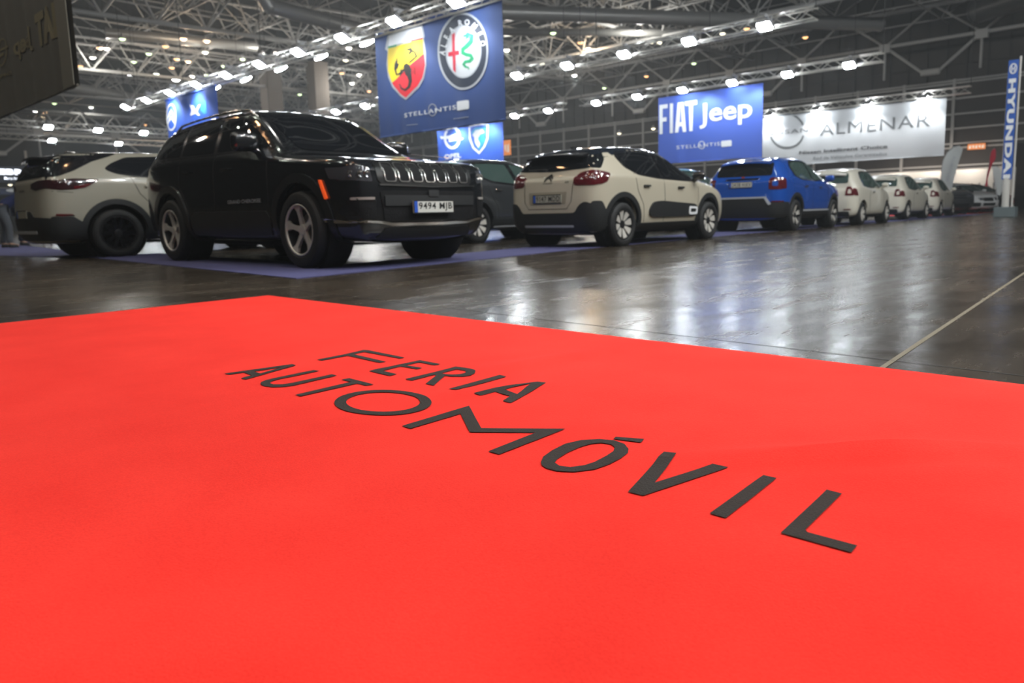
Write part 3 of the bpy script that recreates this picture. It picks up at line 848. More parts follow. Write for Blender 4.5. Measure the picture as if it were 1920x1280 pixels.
plate(c, 'rear', 0.01, .705, '9147 MDD', .52, .11, 0, .012, dark=M('dull_plate', (.42, .41, .34), .4))
# chevron emblem
cv = [[(-.07, 1.0), (0, 1.065), (.07, 1.0), (.07, .975), (0, 1.035), (-.07, .975)], [(-.07, .965), (0, 1.02), (.07, .965), (.07, .94), (0, .99), (-.07, .94)]]
for q in cv: c.patch('emblem', q, 'rear', m_ink, .008, .006, .05)
c.words('badge', 'CITROEN', (-.09, .915, .09, .932), 'rear', m_ink, .02)
c.words('badge', 'C3', (.32, .92, .38, .945), 'rear', m_ink, .03)
c.line('tailgate_gap', [(-.46, .93), (-.44, .66), (-.36, .56), (.36, .56), (.44, .66), (.46, .93)], 'rear', m_seam, .007)
for y in (0, 2.54):
    c.patch('wheel_arch_trim', arch_ring(y, .33, .382, .455, -14, 194), 'right', m_trim, .014, .05, .05, both=True)
c.patch('sill_cladding', rnd([(.34, .215), (.36, .33), (2.16, .33), (2.2, .215)], .02), 'right', m_trim, .014, .04, both=True)
ab = c.patch('side_bump', rnd([(.66, .44), (.64, .52), (.74, .635), (1.0, .655), (2.02, .60), (2.10, .54), (2.10, .45), (2.02, .41), (.78, .41)], .07), 'right', m_trim, .026, .04, both=True)
c.patch('side_bump_frame', rnd([(1.80, .435), (1.80, .565), (2.07, .555), (2.07, .435)], .04), 'right', m_wprint, .034, .012, both=True, holes=[rnd([(1.845, .47), (1.845, .53), (2.03, .525), (2.03, .47)], .02)])
c.line('door_gap', [(1.08, .98), (1.10, .7), (1.08, .34)], 'right', m_seam, .008, both=True)
c.line('door_gap', [(2.14, .95), (2.15, .7), (2.06, .34)], 'right', m_seam, .008, both=True)
c.line('door_gap', [(.30, 1.06), (.36, .80), (.50, .6), (.54, .34)], 'right', m_seam, .008, both=True)
handle(c, [(.50, .875), (1.48, .86)], m_trim, .17)
mirror(c, 2.02, .98, .82, m_gloss)
c.patch('headlight', rnd([(.42, .60), (.40, .72), (.66, .72), (.72, .60)], .03), 'front', m_head, .006, flip=True)
c.patch('antenna_base', rnd([(-.03, -.1), (-.03, .0), (.03, .0), (.03, -.1)], .01), 'top', m_gloss, .03)
MB().rbox((0, 1.2, .22), (1.0, 2.8, .10), .03).build('underbody', m_well, c.root)
c.root.location = (-7.178, 8.6705, 0); c.root.rotation_euler = (0, 0, R(1.2387))

# ---- blue crossover
SX = [(-.86, -.78, 1.10, .66, 1.02, .70), (-.74, -.73, 1.19, .68, 1.05, .82), (-.56, -.60, 1.48, .60, 1.09, .87), (-.28, -.36, 1.565, .62, 1.10, .885), (.3, .3, 1.60, .63, 1.08, .89), (.85, .85, 1.605, .63, 1.06, .89), (1.2, 1.18, 1.58, .63, 1.05, .89), (1.52, 1.47, 1.50, .63, 1.04, .89),
      (1.92, 1.92, 1.28, .68, 1.03, .885), (2.3, 2.34, 1.10, .73, 1.0, .88), (2.68, 2.72, 1.05, .70, .96, .87), (3.05, 3.08, .98, .66, .90, .83), (3.27, 3.26, .90, .62, .82, .77), (3.38, 3.33, .80, .58, .72, .70)]
x5 = Car('car', SX, (.24, .32), (.80, .95, 1.0, 1.005), m_blue, [(0, .35), (2.57, .35)], .40, ends=(.06, .1), depth=.32, z4=.76, z3=.5)
c = x5
tag(c.root, 'bright blue crossover with black lower bumper parked behind the cream hatchback', 'car')
wheels(c, .895, 2.57, .335, .225, .232, 'x')
hatch_common(c, [(-.05, 1.16), (-.12, 1.36), (.05, 1.50), (.5, 1.525), (1.05, 1.52), (1.4, 1.43), (2.15, 1.08), (1.2, 1.07), (.3, 1.09)],
             [('rear_door_window', [(.02, 1.17), (-.04, 1.36), (.10, 1.46), (.5, 1.49), (.88, 1.49), (.96, 1.10), (.3, 1.12)]), ('front_door_window', [(1.06, 1.10), (.99, 1.49), (1.1, 1.48), (1.38, 1.40), (1.98, 1.11)])], glass=m_glass2)
c.patch('windshield', rnd([(-.62, 2.24), (-.56, 1.56), (.56, 1.56), (.62, 2.24)], .07), 'top', m_glass2, .005)
c.patch('rear_window', rnd([(-.62, 1.17), (-.60, 1.42), (-.5, 1.48), (.5, 1.48), (.60, 1.42), (.62, 1.17)], .06), 'rear', m_glass, .006)
spoiler(c, -.60, 1.10, .22, m_blue)
c.patch('tailgate_bar', rnd([(-.36, 1.075), (-.38, 1.12), (.38, 1.12), (.36, 1.075)], .01), 'rear', m_chrome, .016)
plate(c, 'rear', 0, .995, '2438 HXV', .50, .11, 0, .016)
tl = rnd([(.60, .88), (.60, 1.12), (.82, 1.12), (.84, .88)], .04)
c.patch('tail_light', tl, 'rear', m_tail, .010, flip=True, cell=.04, holes=[rnd([(.665, .945), (.665, 1.055), (.765, 1.055), (.765, .945)], .03)])
c.patch('tail_light', rnd([(-.70, .89), (-.70, 1.11), (-.56, 1.10), (-.56, .90)], .03), 'right', m_tail, .010, both=True, cell=.04)
c.patch('bumper_cladding', rnd([(-.84, .30), (-.84, .60), (-.62, .62), (-.50, .70), (.50, .70), (.62, .62), (.84, .60), (.84, .30)], .04), 'rear', m_trim, .012)
c.patch('bumper_trim', bands([(-.66, .58), (-.55, .735), (.55, .735), (.66, .58)], [(-.60, .56), (-.52, .70), (.52, .70), (.60, .56)]), 'rear', m_slv, .022)
c.patch('reflector', rnd([(.66, .62), (.66, .645), (.84, .645), (.84, .62)], .008), 'rear', m_tail, .02, flip=True)
c.patch('bumper_cladding', rnd([(-.78, .30), (-.78, .62), (-.45, .62), (-.38, .45), (-.38, .30)], .03), 'right', m_trim, .012, both=True)
for y in (0, 2.57):
    c.patch('wheel_arch_trim', arch_ring(y, .35, .396, .47, -14, 194), 'right', m_trim, .014, .05, .05, both=True)
c.patch('sill_cladding', rnd([(.36, .27), (.38, .46), (2.18, .46), (2.22, .27)], .02), 'right', m_trim, .014, .04, both=True)
c.patch('sill_strip', rnd([(.42, .42), (.42, .45), (2.14, .45), (2.14, .42)], .01), 'right', m_slv, .022, .02, both=True)
c.line('door_gap', [(1.0, 1.08), (1.02, .8), (1.0, .46)], 'right', m_seam, .008, both=True)
c.line('door_gap', [(2.08, 1.06), (2.1, .8), (2.04, .46)], 'right', m_seam, .008, both=True)
handle(c, [(.46, .96), (1.42, .95)], m_chrome, .17)
mirror(c, 1.92, 1.08, .84, m_blue)
c.patch('tail_emblem', arc(0, 1.145, .035, .02, n=16), 'rear', m_dred, .02)
c.patch('headlight', rnd([(.44, .70), (.42, .84), (.66, .84), (.72, .70)], .04), 'front', m_head, .006, flip=True)
MB().rbox((0, 1.2, .27), (1.0, 2.8, .12), .03).build('underbody', m_well, c.root)
c.root.location = (-7.5464, 15.3691, 0); c.root.rotation_euler = (0, 0, R(3.78))

# ---- ivory city car, three of them
SF = [(-.58, -.50, .96, .60, .86, .62), (-.50, -.48, 1.05, .60, .90, .72), (-.40, -.42, 1.33, .56, .94, .78), (-.14, -.22, 1.44, .56, .95, .80), (.35, .35, 1.49, .57, .94, .81), (.8, .8, 1.495, .57, .93, .81), (1.1, 1.08, 1.47, .57, .92, .81), (1.36, 1.32, 1.39, .57, .91, .81),
      (1.7, 1.7, 1.18, .62, .90, .81), (2.0, 2.03, 1.02, .64, .88, .80), (2.35, 2.38, .95, .61, .84, .78), (2.65, 2.68, .85, .57, .76, .74), (2.85, 2.83, .76, .54, .66, .68), (2.96, 2.90, .66, .5, .56, .6)]
f1 = Car('car', SF, (.20, .27), (.80, .95, 1.0, 1.005), m_ivory, [(0, .31), (2.3, .31)], .345, ends=(.06, .1), depth=.28, z4=.66, z3=.42)
c = f1
wheels(c, .80, 2.3, .295, .185, .2, 'multi')
hatch_common(c, [(.02, 1.00), (-.02, 1.2), (.12, 1.37), (.4, 1.40), (.95, 1.40), (1.24, 1.33), (1.92, .98), (1.2, .955), (.4, .96)],
             [('rear_window_side', [(.08, 1.01), (.04, 1.2), (.16, 1.33), (.42, 1.37), (.52, 1.37), (.56, .985), (.3, .985)]), ('door_window', [(.64, .985), (.60, 1.37), (.95, 1.37), (1.22, 1.30), (1.78, 1.0)])], glass=m_glass2)
c.patch('windshield', rnd([(-.56, 1.95), (-.50, 1.40), (.50, 1.40), (.56, 1.95)], .07), 'top', m_glass2, .005)
c.patch('rear_window', rnd([(-.54, 1.08), (-.52, 1.30), (-.44, 1.36), (.44, 1.36), (.52, 1.30), (.54, 1.08)], .05), 'rear', m_glass2, .006)
spoiler(c, -.42, .94, .16, m_ivory)
c.patch('tail_light', rnd([(.50, .76), (.52, .99), (.62, .99), (.70, .90), (.70, .76)], .03), 'rear', m_tail, .010, flip=True, cell=.04, holes=[rnd([(.56, .815), (.575, .93), (.61, .93), (.645, .88), (.645, .815)], .02)])
c.patch('tail_light', rnd([(-.50, .76), (-.50, .96), (-.44, .93), (-.38, .76)], .02), 'right', m_tail, .010, both=True, cell=.04)
plate(c, 'rear', 0, .72, None, .50, .11, 0, .012)
c.patch('bumper_cladding', rnd([(-.60, .24), (-.60, .36), (.60, .36), (.60, .24)], .03), 'rear', m_trim, .010)
c.patch('reflector', rnd([(.48, .40), (.48, .425), (.64, .425), (.64, .40)], .008), 'rear', m_tail, .014, flip=True)
c.patch('sill_cladding', rnd([(.32, .22), (.34, .28), (1.95, .28), (1.98, .22)], .01), 'right', m_trim, .010, .03, both=True)
c.line('door_gap', [(.62, .96), (.50, .7), (.60, .30)], 'right', m_seam, .008, both=True)
c.line('door_gap', [(1.86, .93), (1.88, .7), (1.80, .30)], 'right', m_seam, .008, both=True)
c.line('bumper_gap', [(-.44, .74), (-.30, .70), (-.30, .5)], 'right', m_seam, .006, both=True)
handle(c, [(.74, .86)], m_chrome, .15)
mirror(c, 1.66, .98, .76, m_ivory, .85)
c.patch('headlight', arc(.44, .70, .10, .10, n=18), 'front', m_head, .006, flip=True)
MB().rbox((0, 1.05, .22), (.95, 2.5, .10), .03).build('underbody', m_well, c.root)
G = 'ivory city cars in a row along the aisle'
tag(f1.root, 'ivory city car next behind the bright blue crossover, nearest of its row', 'car', G)
f1.root.location = (-7.5855, 19.819, 0); f1.root.rotation_euler = (0, 0, R(3.01))
f2 = copy_tree(f1.root); f2.location = (-8.1513, 25.652, 0); f2.rotation_euler = (0, 0, R(1.5)); tag(f2, 'ivory city car in the middle of its row of three, under the white banner', 'car', G)
f3 = copy_tree(f1.root); f3.location = (-8.4315, 30.611, 0); f3.rotation_euler = (0, 0, R(3.385)); tag(f3, 'ivory city car farthest along its row, beside the tall white feather flag', 'car', G)

# ---- sand coloured SUV on the left
SO = [(-.92, -.88, 1.16, .68, 1.06, .74), (-.82, -.86, 1.24, .70, 1.09, .86), (-.66, -.76, 1.49, .66, 1.12, .91), (-.38, -.50, 1.565, .67, 1.13, .92), (.4, .35, 1.60, .67, 1.12, .925), (1.0, 1.0, 1.61, .67, 1.10, .925), (1.45, 1.42, 1.585, .67, 1.08, .925), (1.75, 1.7, 1.52, .67, 1.07, .925),
      (2.15, 2.15, 1.29, .72, 1.05, .92), (2.52, 2.56, 1.09, .78, 1.02, .91), (2.9, 2.94, 1.04, .76, .98, .90), (3.25, 3.28, .98, .72, .92, .86), (3.46, 3.44, .90, .68, .84, .80), (3.56, 3.50, .80, .64, .74, .72)]
op = Car('car', SO, (.22, .30), (.80, .95, 1.0, 1.005), m_opel, [(0, .37), (2.675, .37)], .425, ends=(.08, .1), depth=.33, z4=.76, z3=.5)
c = op
tag(c.root, 'sand coloured SUV with black alloy wheels at the left behind the black SUV', 'car')
wheels(c, .925, 2.675, .36, .235, .25, 'black')
hatch_common(c, [(-.10, 1.31), (.02, 1.40), (.25, 1.50), (.7, 1.53), (1.3, 1.52), (1.62, 1.44), (2.32, 1.12), (1.4, 1.14), (.3, 1.20), (.05, 1.24)],
             [('rear_door_window', [(0, 1.30), (.08, 1.39), (.28, 1.47), (.66, 1.50), (1.08, 1.50), (1.15, 1.18), (.3, 1.23)]), ('front_door_window', [(1.25, 1.17), (1.18, 1.50), (1.32, 1.49), (1.6, 1.41), (2.18, 1.15)])])
c.patch('windshield', rnd([(-.66, 2.46), (-.60, 1.80), (.60, 1.80), (.66, 2.46)], .07), 'top', m_glass, .005)
c.patch('rear_window', rnd([(-.80, 1.18), (-.74, 1.44), (-.62, 1.50), (.62, 1.50), (.74, 1.44), (.80, 1.18)], .05), 'rear', m_glass, .006)
c.patch('rear_pillar_band', rnd([(-.93, 1.16), (-.92, 1.42), (-.76, 1.51), (-.45, 1.545), (.16, 1.555), (.02, 1.50), (-.22, 1.42), (-.50, 1.27), (-.70, 1.19)], .03), 'right', m_gloss, .006, both=True)
spoiler(c, -.72, 1.18, .26, m_gloss)
c.patch('tail_light', rnd([(.42, 1.03), (.42, 1.09), (.66, 1.13), (.84, 1.14), (.84, 1.03), (.60, 1.0)], .02), 'rear', m_taild, .010, flip=True, cell=.04)
c.patch('tail_light', rnd([(-.88, 1.03), (-.86, 1.12), (-.50, 1.16), (-.20, 1.15), (-.30, 1.08), (-.50, 1.01), (-.70, .995)], .03), 'right', m_taild, .010, both=True, cell=.04)
c.patch('light_bar', rnd([(-.54, 1.01), (-.54, 1.045), (-.34, 1.09), (-.30, 1.08), (-.40, 1.03)], .01), 'right', m_tail, .014, both=True, cell=.04)
c.words('badge', 'OPEL', (-.16, .99, .16, 1.02), 'rear', m_ink, .02)
c.patch('bumper_cladding', rnd([(-.84, .28), (-.84, .60), (-.48, .62), (-.40, .70), (.40, .70), (.48, .62), (.84, .60), (.84, .28)], .04), 'rear', m_trim, .012)
c.patch('bumper_cladding', rnd([(-.84, .28), (-.84, .62), (-.58, .62), (-.44, .52), (-.40, .28)], .03), 'right', m_trim, .012, both=True)
c.patch('reflector', rnd([(-.78, .635), (-.78, .66), (-.60, .655), (-.56, .635)], .008), 'right', m_tail, .018, both=True)
c.patch('bumper_trim', rnd([(-.5, .38), (-.5, .42), (.5, .42), (.5, .38)], .01), 'rear', m_slv, .02)
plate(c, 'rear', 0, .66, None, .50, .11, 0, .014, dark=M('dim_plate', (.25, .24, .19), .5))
for y in (0, 2.675):
    c.patch('wheel_arch_trim', arch_ring(y, .37, .421, .50, -14, 194), 'right', m_trim, .014, .05, .05, both=True)
c.patch('sill_cladding', rnd([(.38, .26), (.40, .42), (2.25, .42), (2.3, .26)], .02), 'right', m_trim, .014, .04, both=True)
c.line('door_gap', [(.24, 1.20), (.34, .95), (.52, .75), (.58, .42)], 'right', m_seam, .008, both=True)
c.line('door_gap', [(1.16, 1.16), (1.18, .8), (1.16, .42)], 'right', m_seam, .008, both=True)
c.line('body_crease', [(-.2, 1.115), (.3, 1.10), (1.2, 1.06)], 'right', M('sand_crease', (.42, .39, .31), .3), .010, .004, both=True)
c.line('tailgate_gap', [(-.80, .98), (-.55, .96)], 'right', m_seam, .007, both=True)
handle(c, [(.42, 1.06), (1.42, 1.05)], m_opel, .18)
mirror(c, 2.1, 1.12, .88, m_gloss)
MB().path([(.0, -.35, 1.58), (.0, -.33, 1.61), (.0, -.22, 1.60)], .012).build('roof_antenna', m_gloss, c.root)
MB().rbox((0, 1.2, .25), (1.05, 2.9, .12), .03).build('underbody', m_well, c.root)
c.root.location = (-13.10, 3.9164, 0); c.root.rotation_euler = (0, 0, R(.08))


# ---- dark grey crossover between the black SUV and the cream hatchback
SG = S_(SC, 1.09, 1.04, 1.02)
gr = Car('car', SG, (.20, .28), (.80, .95, 1.0, 1.005), m_grey, [(0, .35), (2.80, .35)], .40, ends=(.05, .1), depth=.32, z4=.72, z3=.46)
c = gr
tag(c.root, 'dark grey crossover with silver wheels parked between the black SUV and the cream hatchback', 'car')
wheels(c, .89, 2.80, .335, .215, .23, 'petal')
hatch_common(c, [(.02, 1.20), (-.02, 1.36), (.12, 1.43), (.5, 1.455), (1.3, 1.45), (1.65, 1.37), (2.4, 1.03), (1.0, 1.03), (.4, 1.07)],
             [('rear_door_window', [(.10, 1.19), (.06, 1.35), (.16, 1.40), (.5, 1.425), (.98, 1.425), (1.06, 1.06), (.45, 1.10)]), ('front_door_window', [(1.18, 1.06), (1.10, 1.425), (1.3, 1.42), (1.6, 1.34), (2.2, 1.06)])], glass=m_glass2)
c.patch('windshield', rnd([(-.60, 2.52), (-.54, 1.78), (.54, 1.78), (.60, 2.52)], .07), 'top', m_glass2, .005)
c.patch('rear_window', rnd([(-.62, 1.16), (-.58, 1.38), (.58, 1.38), (.62, 1.16)], .05), 'rear', m_glass, .006)
c.patch('tail_light', rnd([(.42, .92), (.42, 1.02), (.84, 1.05), (.84, .92)], .03), 'rear', m_tail, .010, flip=True, cell=.04)
c.patch('bumper_cladding', rnd([(-.80, .24), (-.80, .60), (.80, .60), (.80, .24)], .04), 'rear', m_trim, .012)
c.patch('bumper_cladding', rnd([(-.66, .26), (-.66, .60), (-.42, .60), (-.40, .26)], .03), 'right', m_trim, .012, both=True)
for y in (0, 2.80):
    c.patch('wheel_arch_trim', arch_ring(y, .35, .396, .475, -14, 194), 'right', m_trim, .014, .05, .05, both=True)
c.patch('sill_cladding', rnd([(.36, .24), (.38, .42), (2.4, .42), (2.44, .24)], .02), 'right', m_trim, .014, .04, both=True)
c.patch('sill_strip', rnd([(.45, .275), (.45, .295), (2.3, .295), (2.3, .275)], .005), 'right', m_slv, .02, .02, both=True)
c.line('door_gap', [(1.12, 1.02), (1.14, .7), (1.12, .42)], 'right', m_seam, .008, both=True)
c.line('door_gap', [(.24, 1.10), (.36, .85), (.52, .65), (.56, .42)], 'right', m_seam, .008, both=True)
handle(c, [(.46, .94), (1.5, .93)], m_chrome, .17)
mirror(c, 2.15, 1.04, .84, m_grey)
MB().rbox((0, 1.3, .24), (1.0, 3.0, .10), .03).build('underbody', m_well, c.root)
c.root.location = (-10.60, 8.93, 0); c.root.rotation_euler = (0, 0, R(4.0))


def lookalike(src, mats, loc, rz, label, group=None):
    r_ = copy_tree(src.root, None, mats); r_.location = (*loc, 0); r_.rotation_euler = (0, 0, R(rz))
    if 'group' in r_: del r_['group']
    tag(r_, label, 'car', group); return r_


lookalike(gr, {m_grey: m_teal}, (-10.4, 15.4), 3, 'teal crossover half hidden behind the bright blue crossover')
for c, y0, y1 in ((gr, .60, .74), (op, .74, .88)):
    c.patch('headlight', rnd([(.46, y0), (.42, y1), (.70, y1), (.76, y0)], .03), 'front', m_head, .006, flip=True)
    c.patch('grille', rnd([(-.36, y0 - .04), (-.38, y1), (.38, y1), (.36, y0 - .04)], .03), 'front', m_bumpd, .006)
    c.patch('lower_grille', rnd([(-.45, .34), (-.5, .48), (.5, .48), (.45, .34)], .03), 'front', m_bumpd, .006)
c3.patch('lower_grille', rnd([(-.5, .32), (-.5, .5), (.5, .5), (.5, .32)], .03), 'front', m_trim, .006)
GF = 'cars parked side by side at the far end of the aisle'
lookalike(op, {m_opel: m_grey}, (-11.0, 38.6), -132, 'charcoal SUV at the far end of the aisle, next to the farthest ivory city car', GF)
lookalike(c3, {m_cream: m_white}, (-11.0, 41.4), -132, 'white hatchback at the far end of the aisle, next to the charcoal SUV', GF)
lookalike(gr, {m_grey: m_white}, (-11.1, 44.1), -132, 'white crossover at the far end of the aisle, between white hatchback and black crossover', GF)
lookalike(gr, {m_grey: m_jeep}, (-11.1, 46.9), -132, 'black crossover at the far end of the aisle, between white crossover and dark red car', GF)
lookalike(c3, {m_cream: m_dred}, (-11.2, 49.6), -132, 'dark red car at the far end of the aisle, near the blue sign tower', GF)


# ------------------------------------------------------------------ the hall
def struct(o): o['kind'] = 'structure'; return o


Z = 17.0
struct(MB().box((-35, 62.15, Z / 2), (120, .3, Z)).build('wall_far', m_wallm))
struct(MB().box((-95.15, 18.5, Z / 2), (.3, 87, Z)).build('wall_left', m_roof))
struct(MB().box((25.15, 18.5, Z / 2), (.3, 87, Z)).build('wall_right', m_wallm))
struct(MB().box((-35, -25.15, Z / 2), (120, .3, Z)).build('wall_back', m_wallm))
struct(MB().box((-35, 18.5, Z + .1), (120, 87, .2)).build('ceiling', m_roof))

# rails and posts of the far wall
wf = MB()
for z in (9.16, 8.97, 7.89, 6.8, 5.79, 4.73, 4.43, 3.17, 2.9):
    wf.box((-35, 61.9, z * 1.03), (119, .12, .13))
for k in range(35): wf.box((-94.3 + 3.45 * k, 61.88, 4.8), (.2, .16, 9.5))
struct(wf.build('trim_3', m_steel))
wp = MB()
for k in range(90): wp.box((-94 + 1.33 * k, 61.92, 13.2), (.06, .10, 7.4))
for z in (10.6, 12.6): wp.box((-35, 61.9, z), (119, .12, .10))
struct(wp.build('trim_4', m_dsteel))
lf = MB()
for z in (2.9, 4.4, 5.9): lf.box((-94.8, 18, z), (.14, 85, .22))
for k in range(18): lf.box((-94.8, -22 + 4.9 * k, 4.4), (.16, .22, 8))
struct(lf.build('trim_5', m_steel))
p0, p1 = up(1897, 282, 1, 61.6), up(1897, 400, 1, 61.6)
struct(MB().box((p0.x + 5, 61.6, 2.3), (10, .12, 4.6)).build('door_1', M('dark_curtain', (.008, .007, .007), .9)))

# space frame under the roof
sf = MB(); C_ = 5.6; z0, z1 = 13.6, 16.2
X0, Y0 = -94, -24; nx, ny = 21, 16
for i in range(nx):
    for j in range(ny):
        x, y = X0 + i * C_, Y0 + j * C_
        if x > 22 or y > 60: continue
        # only where the photograph (or a step aside) could look
        if y < -6 or (x > -3 and y < 20) or x > 14: continue
        n = lambda a, b: Vector((X0 + a * C_, Y0 + b * C_, z0)); t = lambda a, b: Vector((X0 + (a + .5) * C_, Y0 + (b + .5) * C_, z1))
        sf.tube(n(i, j), n(i + 1, j), .06, 5, cap=False).tube(n(i, j), n(i, j + 1), .06, 5, cap=False)
        sf.tube(t(i, j), t(i + 1, j), .055, 5, cap=False).tube(t(i, j), t(i, j + 1), .055, 5, cap=False)
        for a, b in ((0, 0), (1, 0), (0, 1), (1, 1)): sf.tube(n(i + a, j + b), t(i, j), .045, 5, cap=False)
struct(sf.build('trim_6', m_steel, None, True))


def big_truss(name, pts, h, w, r, bay, mat=m_steel):
    """triangular tube truss along a straight line: two upper chords, one lower"""
    a, b = Vector(pts[0]), Vector(pts[1]); d = (b - a); L = d.length; d.normalize(); s_ = Vector((-d.y, d.x, 0)) * w / 2
    n = int(L / bay); mb = MB(); up_ = Vector((0, 0, h))
    mb.tube(a, b, r, 8).tube(a + up_ + s_, b + up_ + s_, r * .8, 8).tube(a + up_ - s_, b + up_ - s_, r * .8, 8)
    for k in range(n):
        p, q = a + d * (k * bay), a + d * ((k + 1) * bay); m_ = (p + q) / 2
        for sg in (-1, 1):
            mb.tube(p, m_ + up_ + s_ * sg, r * .45, 6, cap=False).tube(q, m_ + up_ + s_ * sg, r * .45, 6, cap=False)
        mb.tube(m_ + up_ + s_, m_ + up_ - s_, r * .4, 5, cap=False)
    return struct(mb.build(name, mat, None, True))


big_truss('trim_7', ((-50, -5, 12.3), (-47, 60, 13.2)), 2.2, 2.4, .15, 3.0)
big_truss('trim_8', ((-62, -5, 11.2), (-60, 60, 12.2)), 2.0, 2.4, .13, 3.0)
big_truss('trim_9', ((-74, -5, 11.5), (-73, 60, 11.5)), 2.2, 2.4, .13, 3.4)
big_truss('trim_10', ((-88, -5, 9.5), (-88, 60, 9.5)), 2.2, 2.4, .17, 3.2)
big_truss('trim_11', ((-32, 20, 12.6), (-30, 60, 13)), 2.2, 2.4, .13, 3.2)
big_truss('trim_12', ((-90, 44, 12.2), (10, 44, 12.2)), 2.2, 2.4, .12, 3.4)

# edge truss along the far wall with hanging brackets
et = MB(); zb, zt = 11.95, 14.3; ey = 58.6
x = -94.0; bay = 6.25; off = -12.62
k0 = [off + bay * k for k in range(-13, 6)]
et.tube((k0[0], ey, zb), (k0[-1], ey, zb), .13, 8).tube((k0[0], ey, zt), (k0[-1], ey, zt), .16, 8)
for i, xk in enumerate(k0[:-1]):
    et.tube((xk, ey, zb), (xk + bay / 2, ey, zt), .09, 6).tube((xk + bay / 2, ey, zt), (xk + bay, ey, zb), .09, 6)
    et.box((xk, ey, zb - .12), (.75, .4, .62))
    et.tube((xk, ey, zb), (xk, ey, 9.6), .09, 6)
    if i % 2 == 1 or True:
        if i % 2 == (len(k0) - 7) % 2:
            et.tube((xk, ey, zb), (xk + bay * .5 - .5, ey, 9.75), .11, 6).tube((xk + bay, ey, zb), (xk + bay * .5 + .5, ey, 9.75), .11, 6)
            et.rbox((xk + bay * .5, ey, 9.75), (1.3, .4, .45), .12)
struct(et.build('trim_13', m_steel))
lt = MB(); lx = -80
for k in range(-2, 8):
    yk = 16.6 + 6.4 * k
    lt.tube((lx, yk - 3.2, 9.0), (lx, yk + 3.2, 9.0), .12, 8).tube((lx, yk - 3.2, 9.0), (lx, yk, 11.3), .09, 6).tube((lx, yk + 3.2, 9.0), (lx, yk, 11.3), .09, 6)
    lt.tube((lx, yk - 3.2, 9.0), (lx, yk - 3.2, 5.6), .1, 6).box((lx, yk - 3.2, 8.95), (.4, .8, .6))
    if k % 2 == 0: lt.tube((lx, yk - 3.0, 9.0), (lx, yk - .5, 6.9), .11, 6).tube((lx, yk + 3.0, 9.0), (lx, yk + .5, 6.9), .11, 6).rbox((lx, yk, 6.86), (.4, 1.3, .45), .12)
struct(lt.build('trim_14', m_steel))
for k, (u, v) in enumerate(((510, 190), (598, 190))):
    p = up(u, v, 1, 44); d = (p - EYE); q = EYE + d * (70 / d.length)
    struct(MB().box((q.x, q.y, 7.0), (1.35, 1.35, 14)).build('trim_%d' % (15 + k), M('pillar_paint', (.17, .145, .125), .7)))

# ducts
def duct(pts, r, label, mat=m_duct):
    mb = MB(); P = [Vector(p) for p in pts]
    for a, b in zip(P, P[1:]):
        mb.tube(a, b, r, 20)
        n = max(1, int((b - a).length / 3))
        for k in range(n + 1):
            c_ = a.lerp(b, k / n); d = (b - a).normalized() * .06; mb.tube(c_ - d, c_ + d, r * 1.06, 20)
    for p in P[1:-1]:
        bm = bmesh.new(); bmesh.ops.create_icosphere(bm, subdivisions=3, radius=r); bm.verts.index_update()
        mb.add([v.co + p for v in bm.verts], [[v.index for v in f.verts] for f in bm.faces]); bm.free()
    o = smooth_by_angle(mb.build('ventilation_duct', mat, None, True), 40); return tag(o, label, 'duct', 'ventilation ducts under the roof')


duct([tuple(up(490, -12, 2, 12.6)), tuple(up(506, 12, 2, 12)), tuple(up(700, 62, 2, 12))], .42, 'pale round ventilation duct with an elbow, above the large blue banner')
duct([tuple(up(900, 22, 2, 12)), tuple(up(1650, 46, 2, 12))], .42, 'long straight pale ventilation duct crossing the roof above the lamp rows')
duct([tuple(up(940, 60, 2, 12.4)), tuple(up(1300, 62, 2, 12.4))], .25, 'thin pale duct just below the long straight duct')
duct([tuple(up(112, 160, 2, 12)), tuple(up(330, 197, 2, 12))], .45, 'white duct beside the banner seen from behind')
duct([tuple(up(1832, 22, 2, 13)), tuple(up(1935, -12, 2, 13))], .75, 'wide dark duct end in the roof corner above the blue sign tower', M('dark_duct', (.09, .09, .09), .35, metal=.4))
duct([tuple(up(200, 62, 2, 13)), tuple(up(480, 88, 2, 13))], .35, 'grey duct behind the roof trusses, between the banner back and the elbow duct')


# ------------------------------------------------------------------ lamps, lamp trusses
def light_truss(a, b, label, group='hanging lamp trusses', s_=.3, drop=True):
    a = Vector(a); b = Vector(b); d = b - a; L = d.length; d.normalize(); sd = Vector((-d.y, d.x, 0)) * s_ / 2; u = Vector((0, 0, s_ / 2))
    root = empty('lighting_truss', a); tag(root, label, 'truss', group)
    mb = MB(); cs = [sd + u, sd - u, -sd - u, -sd + u]
    for c_ in cs: mb.tube(c_, d * L + c_, .028, 6)
    mb.build('chord_tubes', m_truss, root)
    lb = MB(); n = int(L / .42)
    for k in range(n):
        p, q = d * (L * k / n), d * (L * (k + 1) / n)
        for i in range(4):
            c1, c2 = cs[i], cs[(i + 1) % 4]
            lb.tube(p + (c1 if k % 2 else c2), q + (c2 if k % 2 else c1), .012, 4, cap=False)
    lb.build('lacing', m_truss, root)
    for k in range(max(2, int(L / 6)) + 1):
        p = d * (L * k / max(2, int(L / 6))); MB().tube(p + u, p + Vector((0, 0, 17.0 - a.z)), .012, 5).build('hanging_cable', m_dsteel, root)
    return root


